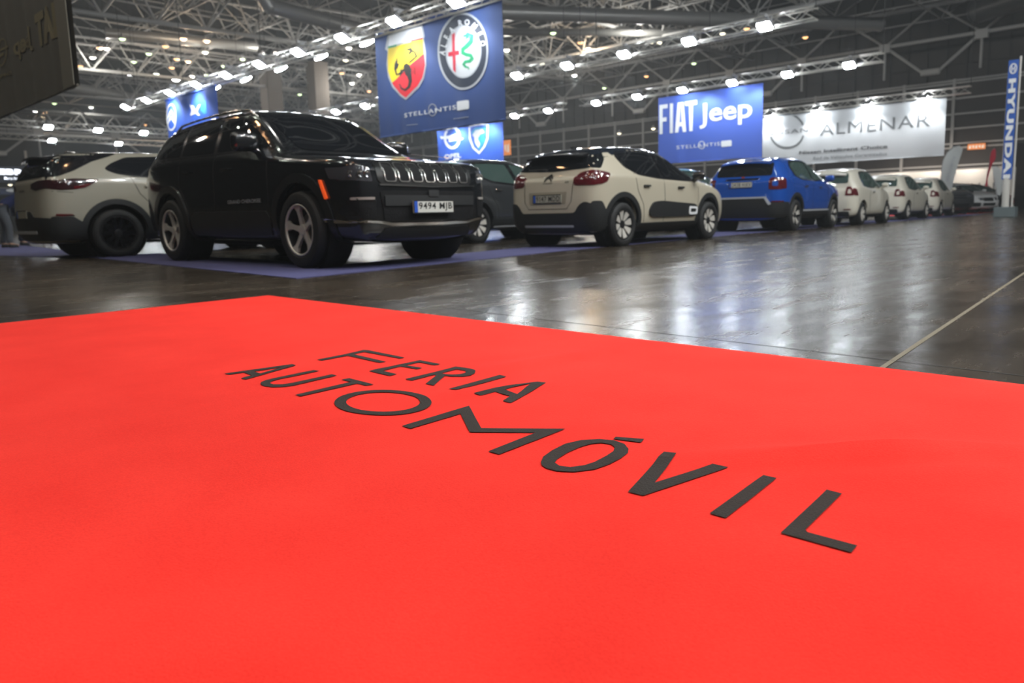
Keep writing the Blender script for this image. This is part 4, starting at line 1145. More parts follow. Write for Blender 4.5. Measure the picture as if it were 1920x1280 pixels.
TZ = 5.62
ROWS = [((-36.6, 12.55, TZ), (-11.3, 12.55, TZ), 'aluminium lamp truss above the large blue banner, running far to the left'),
        ((-38, 20.15, TZ), (-8.3, 20.15, TZ), 'aluminium lamp truss with the brightest lamps, between the large blue banner and the roof ducts'),
        ((-22.6, 27.75, TZ), (-9.0, 27.75, TZ), 'aluminium lamp truss carrying the blue banner beside the white one'),
        ((-36, 27.75, TZ - .02), (-23.6, 27.75, TZ - .02), 'short aluminium lamp truss carrying the bright blue banner behind the black SUV'),
        ((-19.0, 38.35, TZ - .05), (-8.6, 38.35, TZ - .05), 'aluminium lamp truss carrying the white banner'),
        ((-45.0, 4, TZ), (-45.0, 22, TZ), 'aluminium lamp truss on the left, the nearer of the two above the dark sign'),
        ((-51.95, 4, TZ), (-51.95, 26, TZ), 'aluminium lamp truss on the left, the lower looking one above the dark sign')]
for a, b, l in ROWS: light_truss(a, b, l)


def make_flood(tilt, arm=1):
    root = empty('flood_light')
    T = Matrix.Rotation(R(tilt), 3, 'X')
    MB().rbox(T @ Vector((0, 0, .06)), (.40, .32, .10), .03, T).build('housing', m_house, root)
    lens = MB().rbox(T @ Vector((0, 0, -.01)), (.38, .30, .10), .045, T)
    smooth_by_angle(lens.build('lens', m_flood, root, True), 60)
    MB().tube((-.21, 0, .06), (-.21, 0, .24), .012).tube((.21, 0, .06), (.21, 0, .24), .012).tube((-.21, 0, .24), (.21, 0, .24), .012).box((0, arm * .17, .29), (.05, .38, .10)).build('yoke', m_house, root)
    return root


def flood_row(src, pts, gname, lab, rz=0):
    out = []
    for i, p in enumerate(pts):
        o = copy_tree(src); o.location = p; o.rotation_euler = (0, 0, rz); tag(o, lab(i), 'lamp', gname); out.append(o)
    return out


NTH = ['nearest', 'second', 'third', 'fourth', 'fifth', 'sixth', 'seventh', 'eighth', 'ninth', 'tenth', 'eleventh', 'twelfth', 'last']
fa = make_flood(-28); fa.location = (-13.65, 12.14, 5.5); tag(fa, 'white flood lamp over the large blue banner, nearest of its front row', 'lamp', 'flood lamps on the truss over the large blue banner')
fb = make_flood(32, -1); fb.location = (-18.49, 12.96, 5.5); tag(fb, 'slim looking white flood lamp on the back of the banner truss, first beside the banner', 'lamp', 'flood lamps on the back of the banner truss')
flood_row(fa, [(-13.65 - 2.42 * k, 12.14, 5.5) for k in range(1, 10)], 'flood lamps on the truss over the large blue banner', lambda i: 'white flood lamp, %s from the large blue banner end along its front row' % NTH[i + 1])
flood_row(fb, [(-18.49 - 2.5 * k, 12.98, 5.5) for k in range(1, 6)], 'flood lamps on the back of the banner truss', lambda i: 'slim looking flood lamp on the back of the banner truss, %s from the banner' % NTH[i + 1])
flood_row(fa, [(-9.57 - 2.38 * k, 19.78, 5.45) for k in range(11)], 'flood lamps of the brightest truss', lambda i: 'very bright white flood lamp, %s from the free end of the brightest truss' % NTH[i])
flood_row(fa, [(-10.03 - 2.28 * k, 27.4, 5.45) for k in range(6)], 'flood lamps above the blue banner beside the white one', lambda i: 'white flood lamp, %s from the free end of the truss over the mid-size blue banner' % NTH[i])
flood_row(fa, [(-24.4 - 2.3 * k, 27.4, 5.42) for k in range(5)], 'flood lamps of the short truss', lambda i: 'white flood lamp on the short truss beyond the large banner, %s from its free end' % NTH[i])
fc = make_flood(32); fc.location = (-10.47, 38.0, 5.4); tag(fc, 'flood lamp glaring on the white banner, nearest from its free end', 'lamp', 'flood lamps over the white banner')
wl_ = flood_row(fc, [(-10.47 - 2.52 * k, 38.0, 5.4) for k in range(1, 4)], 'flood lamps over the white banner', lambda i: 'flood lamp glaring on the white banner, %s from its free end' % NTH[i + 1])
flood_row(fa, [(-44.5, 11.5 + 2.28 * k, 5.45) for k in range(4)], 'flood lamps on the nearer left truss', lambda i: 'white flood lamp on the nearer left truss, %s from the banner back' % NTH[i], R(90))
flood_row(fa, [(-51.4, 13.4 + 3.6 * k, 5.45) for k in range(3)], 'flood lamps on the farther left truss', lambda i: 'white flood lamp on the farther left truss, %s from the dark sign' % NTH[i], R(90))
for x, y, e, tx, ty in ([(-3.8 + 2.4 * k, 4.25, 48, 0, .12) for k in range(4)] + [(-10.47 - 2.52 * k, 37.95, 420, 0, .12) for k in range(4)] + [(-11.4 - 2.28 * k, 27.1, 140, 0, .5) for k in (1, 2)] + [(-13.9 - 2.42 * k, 12.2, 110, 0, .45) for k in (0, 1)] + [(-28.2, 11.7, 160, 0, .4), (-30.4, 11.7, 160, 0, .4), (-29, 27.1, 200, 0, .5), (-31.5, 27.1, 200, 0, .5)]):  # first group of beams: added light on the red carpet
    l = bpy.data.lights.new('flood_beam', 'SPOT'); l.energy = e; l.spot_size = R(120 if e != 62 else 95); l.spot_blend = .6; l.shadow_soft_size = .12; l.color = (.92, .97, 1)
    o = bpy.data.objects.new('flood_beam', l); COL.objects.link(o); o.location = (x, y - .05, 5.30)
    o.rotation_euler = Vector((tx, ty, -1)).to_track_quat('-Z', 'Y').to_euler()

# small roof lamps
LP = [(229, 73, 'g'), (187, 90, 'o'), (200, 91, 'w'), (174, 108, 'w'), (279, 101, 'g'), (251, 116, 'g'), (150, 124, 'o'), (222, 136, 'W'), (243, 139, 'W'), (293, 139, 'g'), (310, 87, 'o'), (344, 73, 'o'), (388, 77, 'o'),
      (385, 98, 'g'), (331, 111, 'o'), (353, 115, 'o'), (322, 127, 'o'), (330, 150, 'W'), (361, 143, 'w'), (359, 152, 'w'), (388, 141, 'g'), (420, 124, 'g'), (455, 111, 'g'), (492, 102, 'g'), (519, 99, 'w'), (654, 90, 'w'), (648, 113, 'w'),
      (641, 137, 'o'), (673, 140, 'w'), (581, 157, 'w'), (660, 156, 'g'), (692, 171, 'o'), (562, 177, 'g'), (527, 188, 'o'), (690, 195, 'w'), (950, 94, 'g'), (1037, 62, 'g'), (1198, 59, 'g'), (1088, 80, 'o'), (1103, 91, 'o'), (1016, 119, 'w'),
      (1077, 141, 'w'), (1133, 165, 'g'), (1212, 143, 'o'), (1222, 79, 'w'), (1236, 80, 'w'), (1355, 63, 'w'), (1400, 54, 'o'), (1301, 119, 'g'), (1510, 70, 'o'), (102, 194, 'g'), (171, 201, 'g'), (84, 210, 'o'), (66, 208, 'W'), (272, 234, 'o'), (1161, 250, 'w'), (1225, 241, 'w'), (19, 346, 'w')]
lm_ = {'g': (M('roof_lamp_greenish', (1, 1, 1), .3, emit=2.6, ecol=(.72, 1, .50)), 'greenish white'), 'o': (M('roof_lamp_orange', (1, .7, .5), .3, emit=2.2, ecol=(1, .50, .20)), 'warm orange'),
       'w': (M('roof_lamp_warm', (1, 1, 1), .3, emit=3, ecol=(1, .92, .66)), 'warm white'), 'W': (M('roof_lamp_white', (1, 1, 1), .3, emit=12, ecol=(.95, .97, 1)), 'bright white')}


def make_lamp(mt):
    root = empty('high_bay_lamp')
    MB().lathe([(.32, .001), (.32, .05), (.22, .07), (.10, .20), (.0, .25), (.0, .20)], 'Z', 16).build('lamp_shade', m_house, root, True)
    MB().lathe([(-.11, .001), (-.09, .10), (-.02, .18), (.03, .2)], 'Z', 16).build('diffuser', mt, root, True)
    MB().tube((0, 0, .2), (0, 0, 1), .015).build('hanger', m_dsteel, root)
    return root


def hang(o):
    for ch in o.children:
        if ch.name.startswith('hanger'): ch.scale = (1, 1, Z + .04 - o.location.z)


protos = {k: make_lamp(v[0]) for k, v in lm_.items()}
nearp = {'g': make_lamp(m_lg), 'o': make_lamp(m_lo), 'w': make_lamp(m_lw)}
first = set()


def near_lamp(k, loc, sc):
    o = copy_tree(nearp[k]) if k in first else nearp[k]; first.add(k); o.location = loc; hang(o); o.scale = (sc, sc, 1)
    tag(o, 'high bay roof lamp above the aisle, seen only as a reflection', 'lamp', 'high bay lamps reflected in the cars')


used = set()
NEAR = [(0, 170, 'roof left of the chair group'), (170, 260, 'roof close to the banner back'), (260, 340, 'roof beside the lit blue banner'), (340, 430, 'roof above the lit blue banner'), (430, 600, 'roof above the black SUV'), (600, 720, 'roof next to the large blue banner'),
        (900, 1120, 'roof right of the large blue banner'), (1120, 1300, 'roof above the mid-size blue banner'), (1300, 1600, 'roof near the dark far wall')]
cnt = {}
for u, v, k in LP:
    p = up(u, v, 2, 12.2)
    if p.y > 57 or p.x < -90 or (p - EYE).length > 120:
        d = p - EYE; t = min(57 / d.y if d.y > 0 else 9, -90 / d.x if d.x < 0 else 9); p = EYE + d * t
    o = protos[k] if k not in used else copy_tree(protos[k]); used.add(k)
    o.location = p; hang(o)
    if k == 'W': o.scale = (1.5, 1.5, 1)
    if (u * 7 + v) % 3 == 0:
        l = bpy.data.lights.new('roof_lamp_light', 'POINT'); l.energy = 160 if p.y < 38 else 420; l.shadow_soft_size = .2; l.color = (1, .97, .9) if k != 'o' else (1, .75, .5)
        q = bpy.data.objects.new('roof_lamp_light', l); COL.objects.link(q); q.location = p - Vector((0, 0, .35))
    reg = next((r for a, b, r in NEAR if a <= u < b), 'roof'); key = (reg, k); cnt.setdefault(key, []).append((o, v))
for (reg, k), lst in cnt.items():
    lst.sort(key=lambda q: q[1])
    for i, (o, v) in enumerate(lst):
        tag(o, '%s roof lamp, %sunder the %s' % (lm_[k][1], '' if len(lst) == 1 else ('highest one ' if i == 0 else ('lowest one ' if i == len(lst) - 1 else NTH[i] + ' highest ')), reg), 'lamp', 'small roof lamps')
for x, y, k in HIGH_BAY: near_lamp('o' if k else 'g', (x, y, HB_Z), 1.3)
for i in range(9):
    for j in range(2, 6):
        x, y = -27 + 4.6 * i + random.uniform(-.8, .8), -9 + 4.4 * j + random.uniform(-.8, .8)
        if (y > 7 and x < -6) or any(math.hypot(x - q[0], y - q[1]) < 1.2 for q in HIGH_BAY): continue
        near_lamp('gwog'[(i + 2 * j) % 4], (x, y, 12.2), 1.35)
light_truss((-8.6, 4.7, TZ), (4.5, 4.7, TZ), 'aluminium lamp truss out of view, added to light the red carpet')  # unseen truss and flood lamps, added to light the carpet
flood_row(fa, [(-3.8 + 2.4 * k, 4.3, 5.45) for k in range(4)], 'unseen flood lamps added over the red carpet', lambda i: 'unseen white flood lamp added to light the red carpet')


# ------------------------------------------------------------------ banners
def thick(pts, w_):
    P = [Vector(p) for p in pts]; L_ = []; R_ = []
    for i, p in enumerate(P):
        d = (P[min(i + 1, len(P) - 1)] - P[max(i - 1, 0)])
        if d.length < 1e-6: d = Vector((1, 0))
        d.normalize(); ww = w_[i] if isinstance(w_, (list, tuple)) else w_
        n = Vector((-d.y, d.x)) * ww / 2; L_.append(tuple(p + n)); R_.append(tuple(p - n))
    return L_ + R_[::-1]


class Banner:
    """hanging cloth in the plane Y=const facing the camera side; traced outlines keep the banner's own metres"""
    def __init__(s, name, x0, x1, z0, z1, Y, mat, label, wave=.03, folds=1.0, axis=1, cat='banner', group='hanging banners'):
        s.Y = Y; s.axis = axis; s.wave = wave; s.x0 = x0; s.x1 = x1; s.z1 = z1; s.folds = folds; s.z0 = z0
        nx_ = max(8, int(abs(x1 - x0) / .09)); nz = max(6, int((z1 - z0) / .15))
        vs = []; fs = []
        for j in range(nz + 1):
            for i in range(nx_ + 1): vs.append(s.p(x0 + (x1 - x0) * i / nx_, z0 + (z1 - z0) * j / nz, 0))
        for j in range(nz):
            for i in range(nx_): fs.append((j * (nx_ + 1) + i, j * (nx_ + 1) + i + 1, (j + 1) * (nx_ + 1) + i + 1, (j + 1) * (nx_ + 1) + i))
        # back face of the cloth
        n = len(vs); b = Vector((0, .012, 0)) if axis == 1 else Vector((-.012, 0, 0))
        vs += [v + b for v in vs]; fs += [tuple(i + n for i in f[::-1]) for f in fs]
        s.o = mk(name, vs, fs, mat, None, True); tag(s.o, label, cat, group)
        hem = MB()
        if axis == 1: hem.tube((min(x0, x1), Y, z1 + .01), (max(x0, x1), Y, z1 + .01), .025, 8); MB().tube((min(x0, x1), Y, z0), (max(x0, x1), Y, z0), .02, 8).build('hem_rod', mat, s.o)
        else: hem.tube((Y, x0, z1 + .01), (Y, x1, z1 + .01), .025, 8)
        hem.build('hem_rod', mat, s.o)
        if axis == 1:
            for k in range(4):
                xx = x0 + (x1 - x0) * (.06 + .293 * k); MB().tube((xx, Y, z1), (xx, Y - .02, z1 + .24), .012, 6).build('hanging_cord', m_dsteel, s.o)

    def off(s, a, z):
        k = (s.z1 - z) / (s.z1 - s.z0); f = s.folds
        return s.wave * (math.sin(a * 3.1 * f + 1) * .5 + math.sin(a * 7.3 * f) * .35 + math.sin(a * 13 * f + z * .8) * .22) * (.3 + .7 * k)

    def p(s, a, z, e=.012):
        if s.axis == 1: return Vector((a, s.Y + s.off(a, z) - e, z))
        return Vector((s.Y + s.off(a, z) + e, a, z))

    def c(s, T, pts):
        """zoomed photograph coordinates to metres on the cloth"""
        o = []
        for a, b in pts:
            q = up(T[0] + a / T[2], T[1] + b / T[2], s.axis, s.Y); o.append((q.x if s.axis == 1 else q.y, q.z))
        return o

    def put(s, name, polys, mat, e=.012, cell=.12):
        return sheet(name, polys, lambda a, z: s.p(a, z, e), mat, s.o, cell)

    def word(s, txt, T, bl, tr, mat, bold=0, e=.014, mirror=False, name='lettering', space=1.0):
        a, b = s.c(T, [bl])[0], s.c(T, [tr])[0]
        return text(name, txt, (a[0], a[1], b[0], b[1]), lambda x, z: s.p(x, z, e), mat, s.o, bold, space, mirror)


def glyph_at(B, ch, T, cx, cy, sz, ang, mat, e=.02, bold=.03):
    v, f = glyphs(ch, bold); x0, x1 = min(a.x for a in v), max(a.x for a in v); y1 = max(a.y for a in v)
    P = []
    for a in v:
        x, y = (a.x - (x0 + x1) / 2) * sz[0], -(a.y - y1 / 2) * sz[1]
        P.append((cx + x * math.cos(R(ang)) - y * math.sin(R(ang)), cy + x * math.sin(R(ang)) + y * math.cos(R(ang))))
    return [B.p(a, z, e) for a, z in B.c(T, P)], f


BT = (680, 0, 4.268)
B = Banner('banner', -17.95, -12.84, 2.76, 5.66, 12.85, m_navy, 'large navy banner with a scorpion shield and a round cross and serpent emblem', .045, .8)
B.put('shield_border', [B.c(BT, [(225, 272), (290, 250), (480, 195), (500, 290), (492, 312), (510, 420), (512, 520), (492, 625), (455, 702), (400, 758), (352, 800), (300, 768), (240, 702), (208, 620), (193, 520), (203, 412), (183, 395), (200, 290)])], m_slv)
B.put('shield_top', [B.c(BT, [(228, 285), (292, 262), (470, 212), (484, 300), (210, 372), (212, 290)])], m_wprint, .017)
B.put('shield_yellow', [B.c(BT, [(207, 385), (486, 315), (492, 425), (236, 662), (207, 570), (203, 480)])], m_yel, .017)
B.put('shield_red', [B.c(BT, [(236, 665), (493, 428), (502, 520), (480, 618), (445, 690), (352, 782), (300, 748), (255, 695)])], m_redp, .017)
B.put('shield_stripe', [B.c(BT, [(207, 372), (275, 355), (275, 372), (207, 388)])], m_grn, .02)
B.put('shield_stripe', [B.c(BT, [(395, 322), (485, 300), (486, 314), (395, 338)])], m_redp, .02)
sc = [thick([(380, 505), (412, 478), (438, 452), (425, 420), (405, 408)], 15), [(345, 398), (398, 380), (415, 410), (385, 442), (372, 428), (388, 410), (362, 402)],
      thick([(345, 555), (300, 590), (272, 598), (262, 555)], 15), [(252, 560), (256, 515), (284, 450), (283, 508), (300, 508), (284, 545), (268, 560)],
      [(335, 520), (358, 505), (385, 520), (400, 560), (395, 605), (375, 625), (350, 600), (335, 560)], thick([(382, 600), (392, 650), (380, 695), (348, 722), (315, 708), (298, 672)], [42, 30, 22, 18, 14, 6])]
for k in range(4):
    sc.append(thick([(395, 545 + 16 * k), (425, 535 + 16 * k), (432, 555 + 16 * k)], 6)); sc.append(thick([(338, 540 + 14 * k), (315, 548 + 14 * k), (305, 572 + 14 * k)], 6))
B.put('scorpion', [B.c(BT, q) for q in sc], m_ink, .022)
el = lambda cx, cy, rx, ry, n=48: [(cx + rx * math.cos(2 * PI * k / n), cy + ry * math.sin(2 * PI * k / n)) for k in range(n)]
B.put('emblem_rim', [(B.c(BT, el(806, 410, 206, 310)), [B.c(BT, el(806, 410, 190, 292))])], m_slv)
B.put('emblem_ring', [(B.c(BT, el(806, 410, 190, 292)), [B.c(BT, el(808, 414, 146, 212))])], M('ring_dark', (.02, .028, .05), .6))
B.put('emblem_rim', [(B.c(BT, el(808, 414, 146, 212)), [B.c(BT, el(808, 414, 136, 200))])], m_slv)
B.put('emblem_field', [B.c(BT, el(808, 414, 136, 200))], M('pale_print', (.55, .57, .60), .6))
B.put('cross', [B.c(BT, [(714, 275), (742, 262), (742, 408), (778, 405), (778, 440), (745, 440), (747, 582), (722, 560), (718, 446), (684, 450), (684, 420), (716, 412)])], M('cross_red', (.55, .015, .04), .6), .018)
B.put('serpent', [B.c(BT, thick([(812, 300), (845, 270), (880, 285), (872, 335), (835, 372), (808, 395), (808, 425), (838, 438), (872, 445), (882, 468), (862, 490), (828, 495), (815, 515), (830, 535), (852, 540), (858, 560)], [8, 26, 34, 38, 36, 32, 30, 30, 30, 30, 28, 24, 22, 18, 12, 4])),
                  B.c(BT, [(800, 285), (850, 270), (862, 300), (806, 330), (835, 300)])], m_grn, .018)
mb = MB()
for ch, cx, cy, an in (('A', 640, 422, -76), ('L', 650, 362, -68), ('F', 672, 298, -55), ('A', 712, 238, -40), ('R', 788, 183, -8), ('O', 842, 178, 8), ('M', 902, 208, 38), ('E', 944, 272, 60), ('O', 968, 348, 74)):
    P, f = glyph_at(B, ch, BT, cx, cy, (52, 62), an, None); mb.add(P, f)
mb.build('lettering', m_wprint, B.o)
B.word('STELLANTIS', BT, (340, 942), (742, 838), m_wprint, .01, space=1.15)
B.put('logo_tag', [B.c(BT, rnd([(750, 812), (856, 800), (858, 872), (752, 886)], 14))], m_wprint)
B.put('logo_halo', [(B.c(BT, el(562, 880, 36, 50)), [B.c(BT, el(562, 880, 30, 44))])], m_slv)
B.put('rule_line', [B.c(BT, [(360, 1000), (450, 992), (450, 996), (360, 1004)]), B.c(BT, [(720, 948), (855, 934), (855, 938), (720, 952)])], m_slv)

FT = (1200, 140, 3.2)
B = Banner('banner', -18.38, -13.52, 2.52, 5.32, 27.9, m_royal, 'mid-size royal blue banner with two white car maker names beside the white banner', .05, .6)
a_, b_ = B.c(FT, [(118, 358), (342, 152)])
FI = [[(0, 0), (.09, 0), (.09, .42), (.2, .42), (.2, .56), (.09, .56), (.09, .86), (.23, .86), (.23, 1), (0, 1)], [(.29, 0), (.38, 0), (.38, 1), (.29, 1)], ([(.43, 0), (.52, 0), (.54, .2), (.61, .2), (.63, 0), (.72, 0), (.65, 1), (.50, 1)], [[(.55, .33), (.60, .33), (.585, .82), (.565, .82)]]), [(.80, 0), (.89, 0), (.89, .86), (1, .86), (1, 1), (.68, 1), (.69, .86), (.80, .86)]]
fm_ = lambda L_: [(a_[0] + (b_[0] - a_[0]) * q[0], a_[1] + (b_[1] - a_[1]) * q[1]) for q in L_]
B.put('lettering', [(fm_(q[0]), [fm_(h) for h in q[1]]) if isinstance(q, tuple) else fm_(q) for q in FI], m_wprint, .016)
B.word('Jeep', FT, (356, 326), (674, 134), m_wprint, .016)
B.word('STELLANTIS', FT, (222, 447), (480, 403), m_wprint, .0, space=1.15)
B.put('logo_tag', [B.c(FT, rnd([(486, 398), (552, 392), (554, 428), (488, 434)], 8))], m_wprint)
B.put('logo_halo', [(B.c(FT, el(370, 422, 22, 24)), [B.c(FT, el(370, 422, 18, 20))])], m_wprint)

B = Banner('banner', -18.55, -9.55, 2.72, 5.28, 38.32, m_wban, 'wide white banner with black dealer name lit by glaring lamps', .05, .5)
rg = [(882 + 108 * math.cos(R(a)), 337 + 106 * math.sin(R(a))) for a in range(16, 165, 6)]
B.put('ring_emblem', [B.c(FT, bands(rg, [(882 + (x - 882) * .9, 337 + (y - 337) * .9) for x, y in rg])), B.c(FT, bands([(882 + 108 * math.cos(R(a)), 337 + 106 * math.sin(R(a))) for a in range(196, 345, 6)], [(882 + 97 * math.cos(R(a)), 337 + 95 * math.sin(R(a))) for a in range(196, 345, 6)]))], m_gprint)
B.word('NISSAN', FT, (756, 366), (1010, 318), m_gprint, .0, space=1.1)
B.word('ALMENAR', FT, (1078, 366), (1745, 232), m_gprint, .0, space=1.1)
B.word('Nissan Intelligent Choice', FT, (955, 484), (1485, 418), m_ink, .02)
B.word('Red de Vehiculos Garantizados', FT, (1040, 512), (1482, 462), m_gprint, .0)

B = Banner('banner', -33.4, -28.05, 2.3, 5.25, 27.9, m_cyanb, 'bright blue banner with ring and lion shield emblems behind the nose of the black SUV', .05, .6)
B.put('ring_emblem', [(B.c(BT, el(718, 1100, 68, 94)), [B.c(BT, el(718, 1100, 50, 72))])], m_wprint)
B.put('lightning', [B.c(BT, [(622, 1092), (700, 1084), (752, 1070), (748, 1104), (808, 1104), (800, 1120), (740, 1124), (690, 1138), (690, 1112), (630, 1112)])], m_wprint, .02)
B.put('shield_border', [(B.c(BT, [(848, 1012), (930, 990), (1010, 992), (1006, 1110), (978, 1180), (930, 1235), (880, 1185), (854, 1115)]), [B.c(BT, [(862, 1022), (930, 1004), (996, 1006), (992, 1108), (966, 1170), (930, 1212), (892, 1176), (868, 1110)])])], m_wprint)
B.put('lion', [B.c(BT, [(868, 1060), (900, 1020), (980, 1015), (992, 1050), (970, 1090), (985, 1120), (960, 1165), (930, 1200), (900, 1150), (912, 1100), (885, 1085)])], m_tealp)
B.put('lion_mane', [B.c(BT, [(880, 1080), (905, 1040), (960, 1030), (975, 1060), (940, 1075), (920, 1110), (940, 1150), (925, 1185), (900, 1140), (895, 1100)])], m_wprint, .018)
B.word('OPEL', BT, (655, 1275), (790, 1222), m_wprint, .03)

CT = (250, 180, 3.766)
B = Banner('banner', -31.3, -26.7, 2.9, 5.28, 12.2, m_cyanb, 'blue banner glowing under the lamps behind the roof of the black SUV', .06, .7)
B.put('oval_emblem_or_glare', [(B.c(CT, el(270, 150, 38, 96)), [B.c(CT, el(270, 150, 29, 84))])], m_wprint)
B.put('chevrons', [B.c(CT, [(242, 150), (270, 95), (298, 150), (298, 172), (270, 120), (242, 172)]), B.c(CT, [(242, 190), (270, 138), (298, 190), (298, 212), (270, 162), (242, 212)])], m_wprint)
B.put('monogram', [B.c(CT, [(395, 60), (425, 68), (440, 100), (462, 62), (476, 60), (452, 110), (474, 136), (460, 140), (438, 122), (408, 138), (400, 136), (412, 100)])], m_wprint)
B.put('monogram', [B.c(CT, [(480, 40), (520, 30), (528, 120), (500, 130), (478, 100)])], m_tealp)

LT = (0, 0, 5.565)
B = Banner('banner', -30, -12.28, 2.50, 5.7, 3.6, m_back, 'dark back of a hanging banner with mirrored print showing through', .05, .8)
B.word('FIAT', LT, (408, 508), (650, -40), m_gold, .06, mirror=True)
B.word('Jeep', LT, (165, 645), (345, 258), m_gold, .03, mirror=True)
B.put('ring_emblem', [(B.c(LT, el(40, 548, 34, 148)), [B.c(LT, el(40, 548, 27, 134))])], m_gold)
B.put('lightning', [B.c(LT, [(-10, 622), (50, 545), (52, 575), (0, 640)]), B.c(LT, [(22, 520), (88, 465), (85, 490), (22, 545)])], m_gold)
B.word('OPEL', LT, (5, 840), (122, 735), m_gold, .03, mirror=True)
light_truss((-30, 3.6, 6.0), (-12.1, 3.6, 6.0), 'aluminium truss holding the banner seen from behind, at the upper left')
MB().box((-12.55, 3.56, 4.1), (.5, .012, 3.2)).build('side_hem', M('banner_back_hem', (.15, .14, .11), .8), B.o)

ET = (0, 280, 6.4)
eb = MB().rbox((-51.62, 10.0, 3.43), (.12, 5.4, .95), .02).build('hanging_sign', M('sign_navy', (.012, .018, .035), .5)); tag(eb, 'dark hanging sign with wide white lettering above the people', 'sign', 'dark signs at the left')


def ep(T, a, b):
    q = up(T[0] + a / T[2], T[1] + b / T[2], 0, -51.55); return q.y, q.z


a, b = ep(ET, 0, 303), ep(ET, 408, 240)
# the first letter is cut by the frame edge
m_sl = M('sign_lit', (.8, .84, .9), .5, emit=1.6, ecol=(.85, .9, 1))
text('lettering', 'EBRO', (a[0] - .06, a[1], b[0], b[1]), lambda u, v: (-51.55, u, v), m_sl, eb, .06, 1.1)
a, b = ep(ET, 55, 362), ep(ET, 362, 332); text('lettering', 'Marca Automocion', (a[0], a[1], b[0], b[1]), lambda u, v: (-51.55, u, v), m_sl, eb, .01)
a, b = ep(ET, -300, 548), ep(ET, 318, 468)
e2 = MB().rbox((-51.62, (a[0] + b[0]) / 2, (a[1] + b[1]) / 2), (.12, abs(b[0] - a[0]), abs(b[1] - a[1])), .02).build('hanging_sign', M('sign_blue', (.015, .03, .09), .5)); tag(e2, 'small navy sign with a pale painted oval of glare below the wide lettered sign', 'sign', 'dark signs at the left')
q = ep(ET, 155, 492); sheet('oval_emblem_or_glare', [arc(q[0], q[1], .34, .10, n=24)], lambda u, v: (-51.54, u, v), m_wprint, e2)  # white oval paints the glare on the sign face

# small orange signs
for (u0, v0, u1, v1, Yd, lab) in ((1814, 268, 1848, 281, 61.4, 'orange and white sign on the rails of the far wall'), (930, 262, 957, 293, 40, 'orange sign panel right of the bright blue banner with emblems')):
    a, b = up(u0, v1, 1, Yd), up(u1, v0, 1, Yd)
    o = MB().rbox(((a.x + b.x) / 2, Yd, (a.z + b.z) / 2), (b.x - a.x, .08, b.z - a.z), .01).build('orange_sign', M('orange_panel', (.55, .16, .04), .5, emit=.5, ecol=(.9, .3, .08))); tag(o, lab, 'sign', 'small orange signs')
    wd, ht = b.x - a.x, b.z - a.z
    P = [[(a.x + wd * (.08 + .18 * k), a.z + ht * (.2 + .22 * (k % 2))), (a.x + wd * (.2 + .18 * k), a.z + ht * .2), (a.x + wd * (.2 + .18 * k), a.z + ht * .75), (a.x + wd * (.08 + .18 * k), a.z + ht * .65)] for k in range(5)]
    sheet('sign_marks', P, lambda x, z: (x, Yd - .045, z), M('sign_marks', (.8, .7, .6), .5, emit=.4), o)
    if Yd < 50:
        MB().tube((a.x + .05, Yd, a.z), (a.x + .05, Yd, 0), .04).tube((b.x - .05, Yd, a.z), (b.x - .05, Yd, 0), .04).build('sign_posts', m_dsteel, o)
    else: MB().box(((a.x + b.x) / 2, Yd + .2, (a.z + b.z) / 2), (.1, .4, .1)).build('sign_bracket', m_dsteel, o)

# white partition with dark letters behind the far cars
wpn = MB().box((-15.5, 59.4, 1.42), (10.4, .12, 2.84)).build('display_wall', m_wallw); tag(wpn, 'white display wall with large black letters behind the far parked cars', 'display wall')
a, b = up(1752, 358, 1, 59.3), up(1876, 341, 1, 59.3); text('lettering', 'ALMENAR', (a.x, a.z, b.x, b.z), lambda x, z: (x, 59.32, z), m_gprint, wpn, .0, 1.1)
for x in (-18, -15.5, -13): area('display_wall_light', (x, 58.2, 3.6), .4, 60, (1, .86, .74), (R(40), 0, 0))
rc = MB().box((-10.0, 41.2, .005), (3.4, 13, .008)).build('red_floor_strip', M('far_red', (.55, .02, .03), .8)); tag(rc, 'thin red carpet under the cars parked side by side at the far end', 'carpet')


def traced_flag(Yd, pts, mat, label, txt=None):
    T = (1760, 260, 8.0); P = [up(T[0] + a_ / T[2], T[1] + b_ / T[2], 1, Yd) for a_, b_ in pts]
    xb = min(P, key=lambda q: q.z).x; root = empty('feather_flag', (xb, Yd, 0)); tag(root, label, 'flag', 'feather flags at the far end')
    w3 = lambda x, z: (x, .03 * math.sin(z * 3 + x * 5), z)
    cl = sheet('flag_cloth', [[(q.x - xb, q.z) for q in P]], w3, mat, root, cell=.15, th=.012)
    zt_ = max(q.z for q in P); lft = [q for q in P[:len(P) // 2 + 1]]
    MB().path([Vector((0, 0, .05)), Vector((lft[0].x - xb, .01, lft[0].z))] + [Vector((q.x - xb, .01, q.z)) for q in lft[1:]], .02).build('pole', m_house, root, True)
    MB().lathe([(0, .001), (0, .28), (.05, .26), (.07, .03), (.3, .03)], 'Z', 20).build('base', m_dsteel, root, True)
    if txt:
        g_, f_ = glyphs(txt, .02, 1.3); x0, x1 = min(q.x for q in g_), max(q.x for q in g_); y1 = max(q.y for q in g_)
        A_, B_ = [up(T[0] + q[0] / T[2], T[1] + q[1] / T[2], 1, Yd) for q in ((240, 260), (130, 640))]
        PP = []
        for q in g_:
            c_ = A_.lerp(B_, (q.x - x0) / (x1 - x0)); PP.append(Vector(w3(c_.x - xb - .12 * (q.y / y1 - .5) * -1, c_.z)) + Vector((0, -.02, 0)))
        mk('lettering', PP, f_, m_slv, root)
    return root


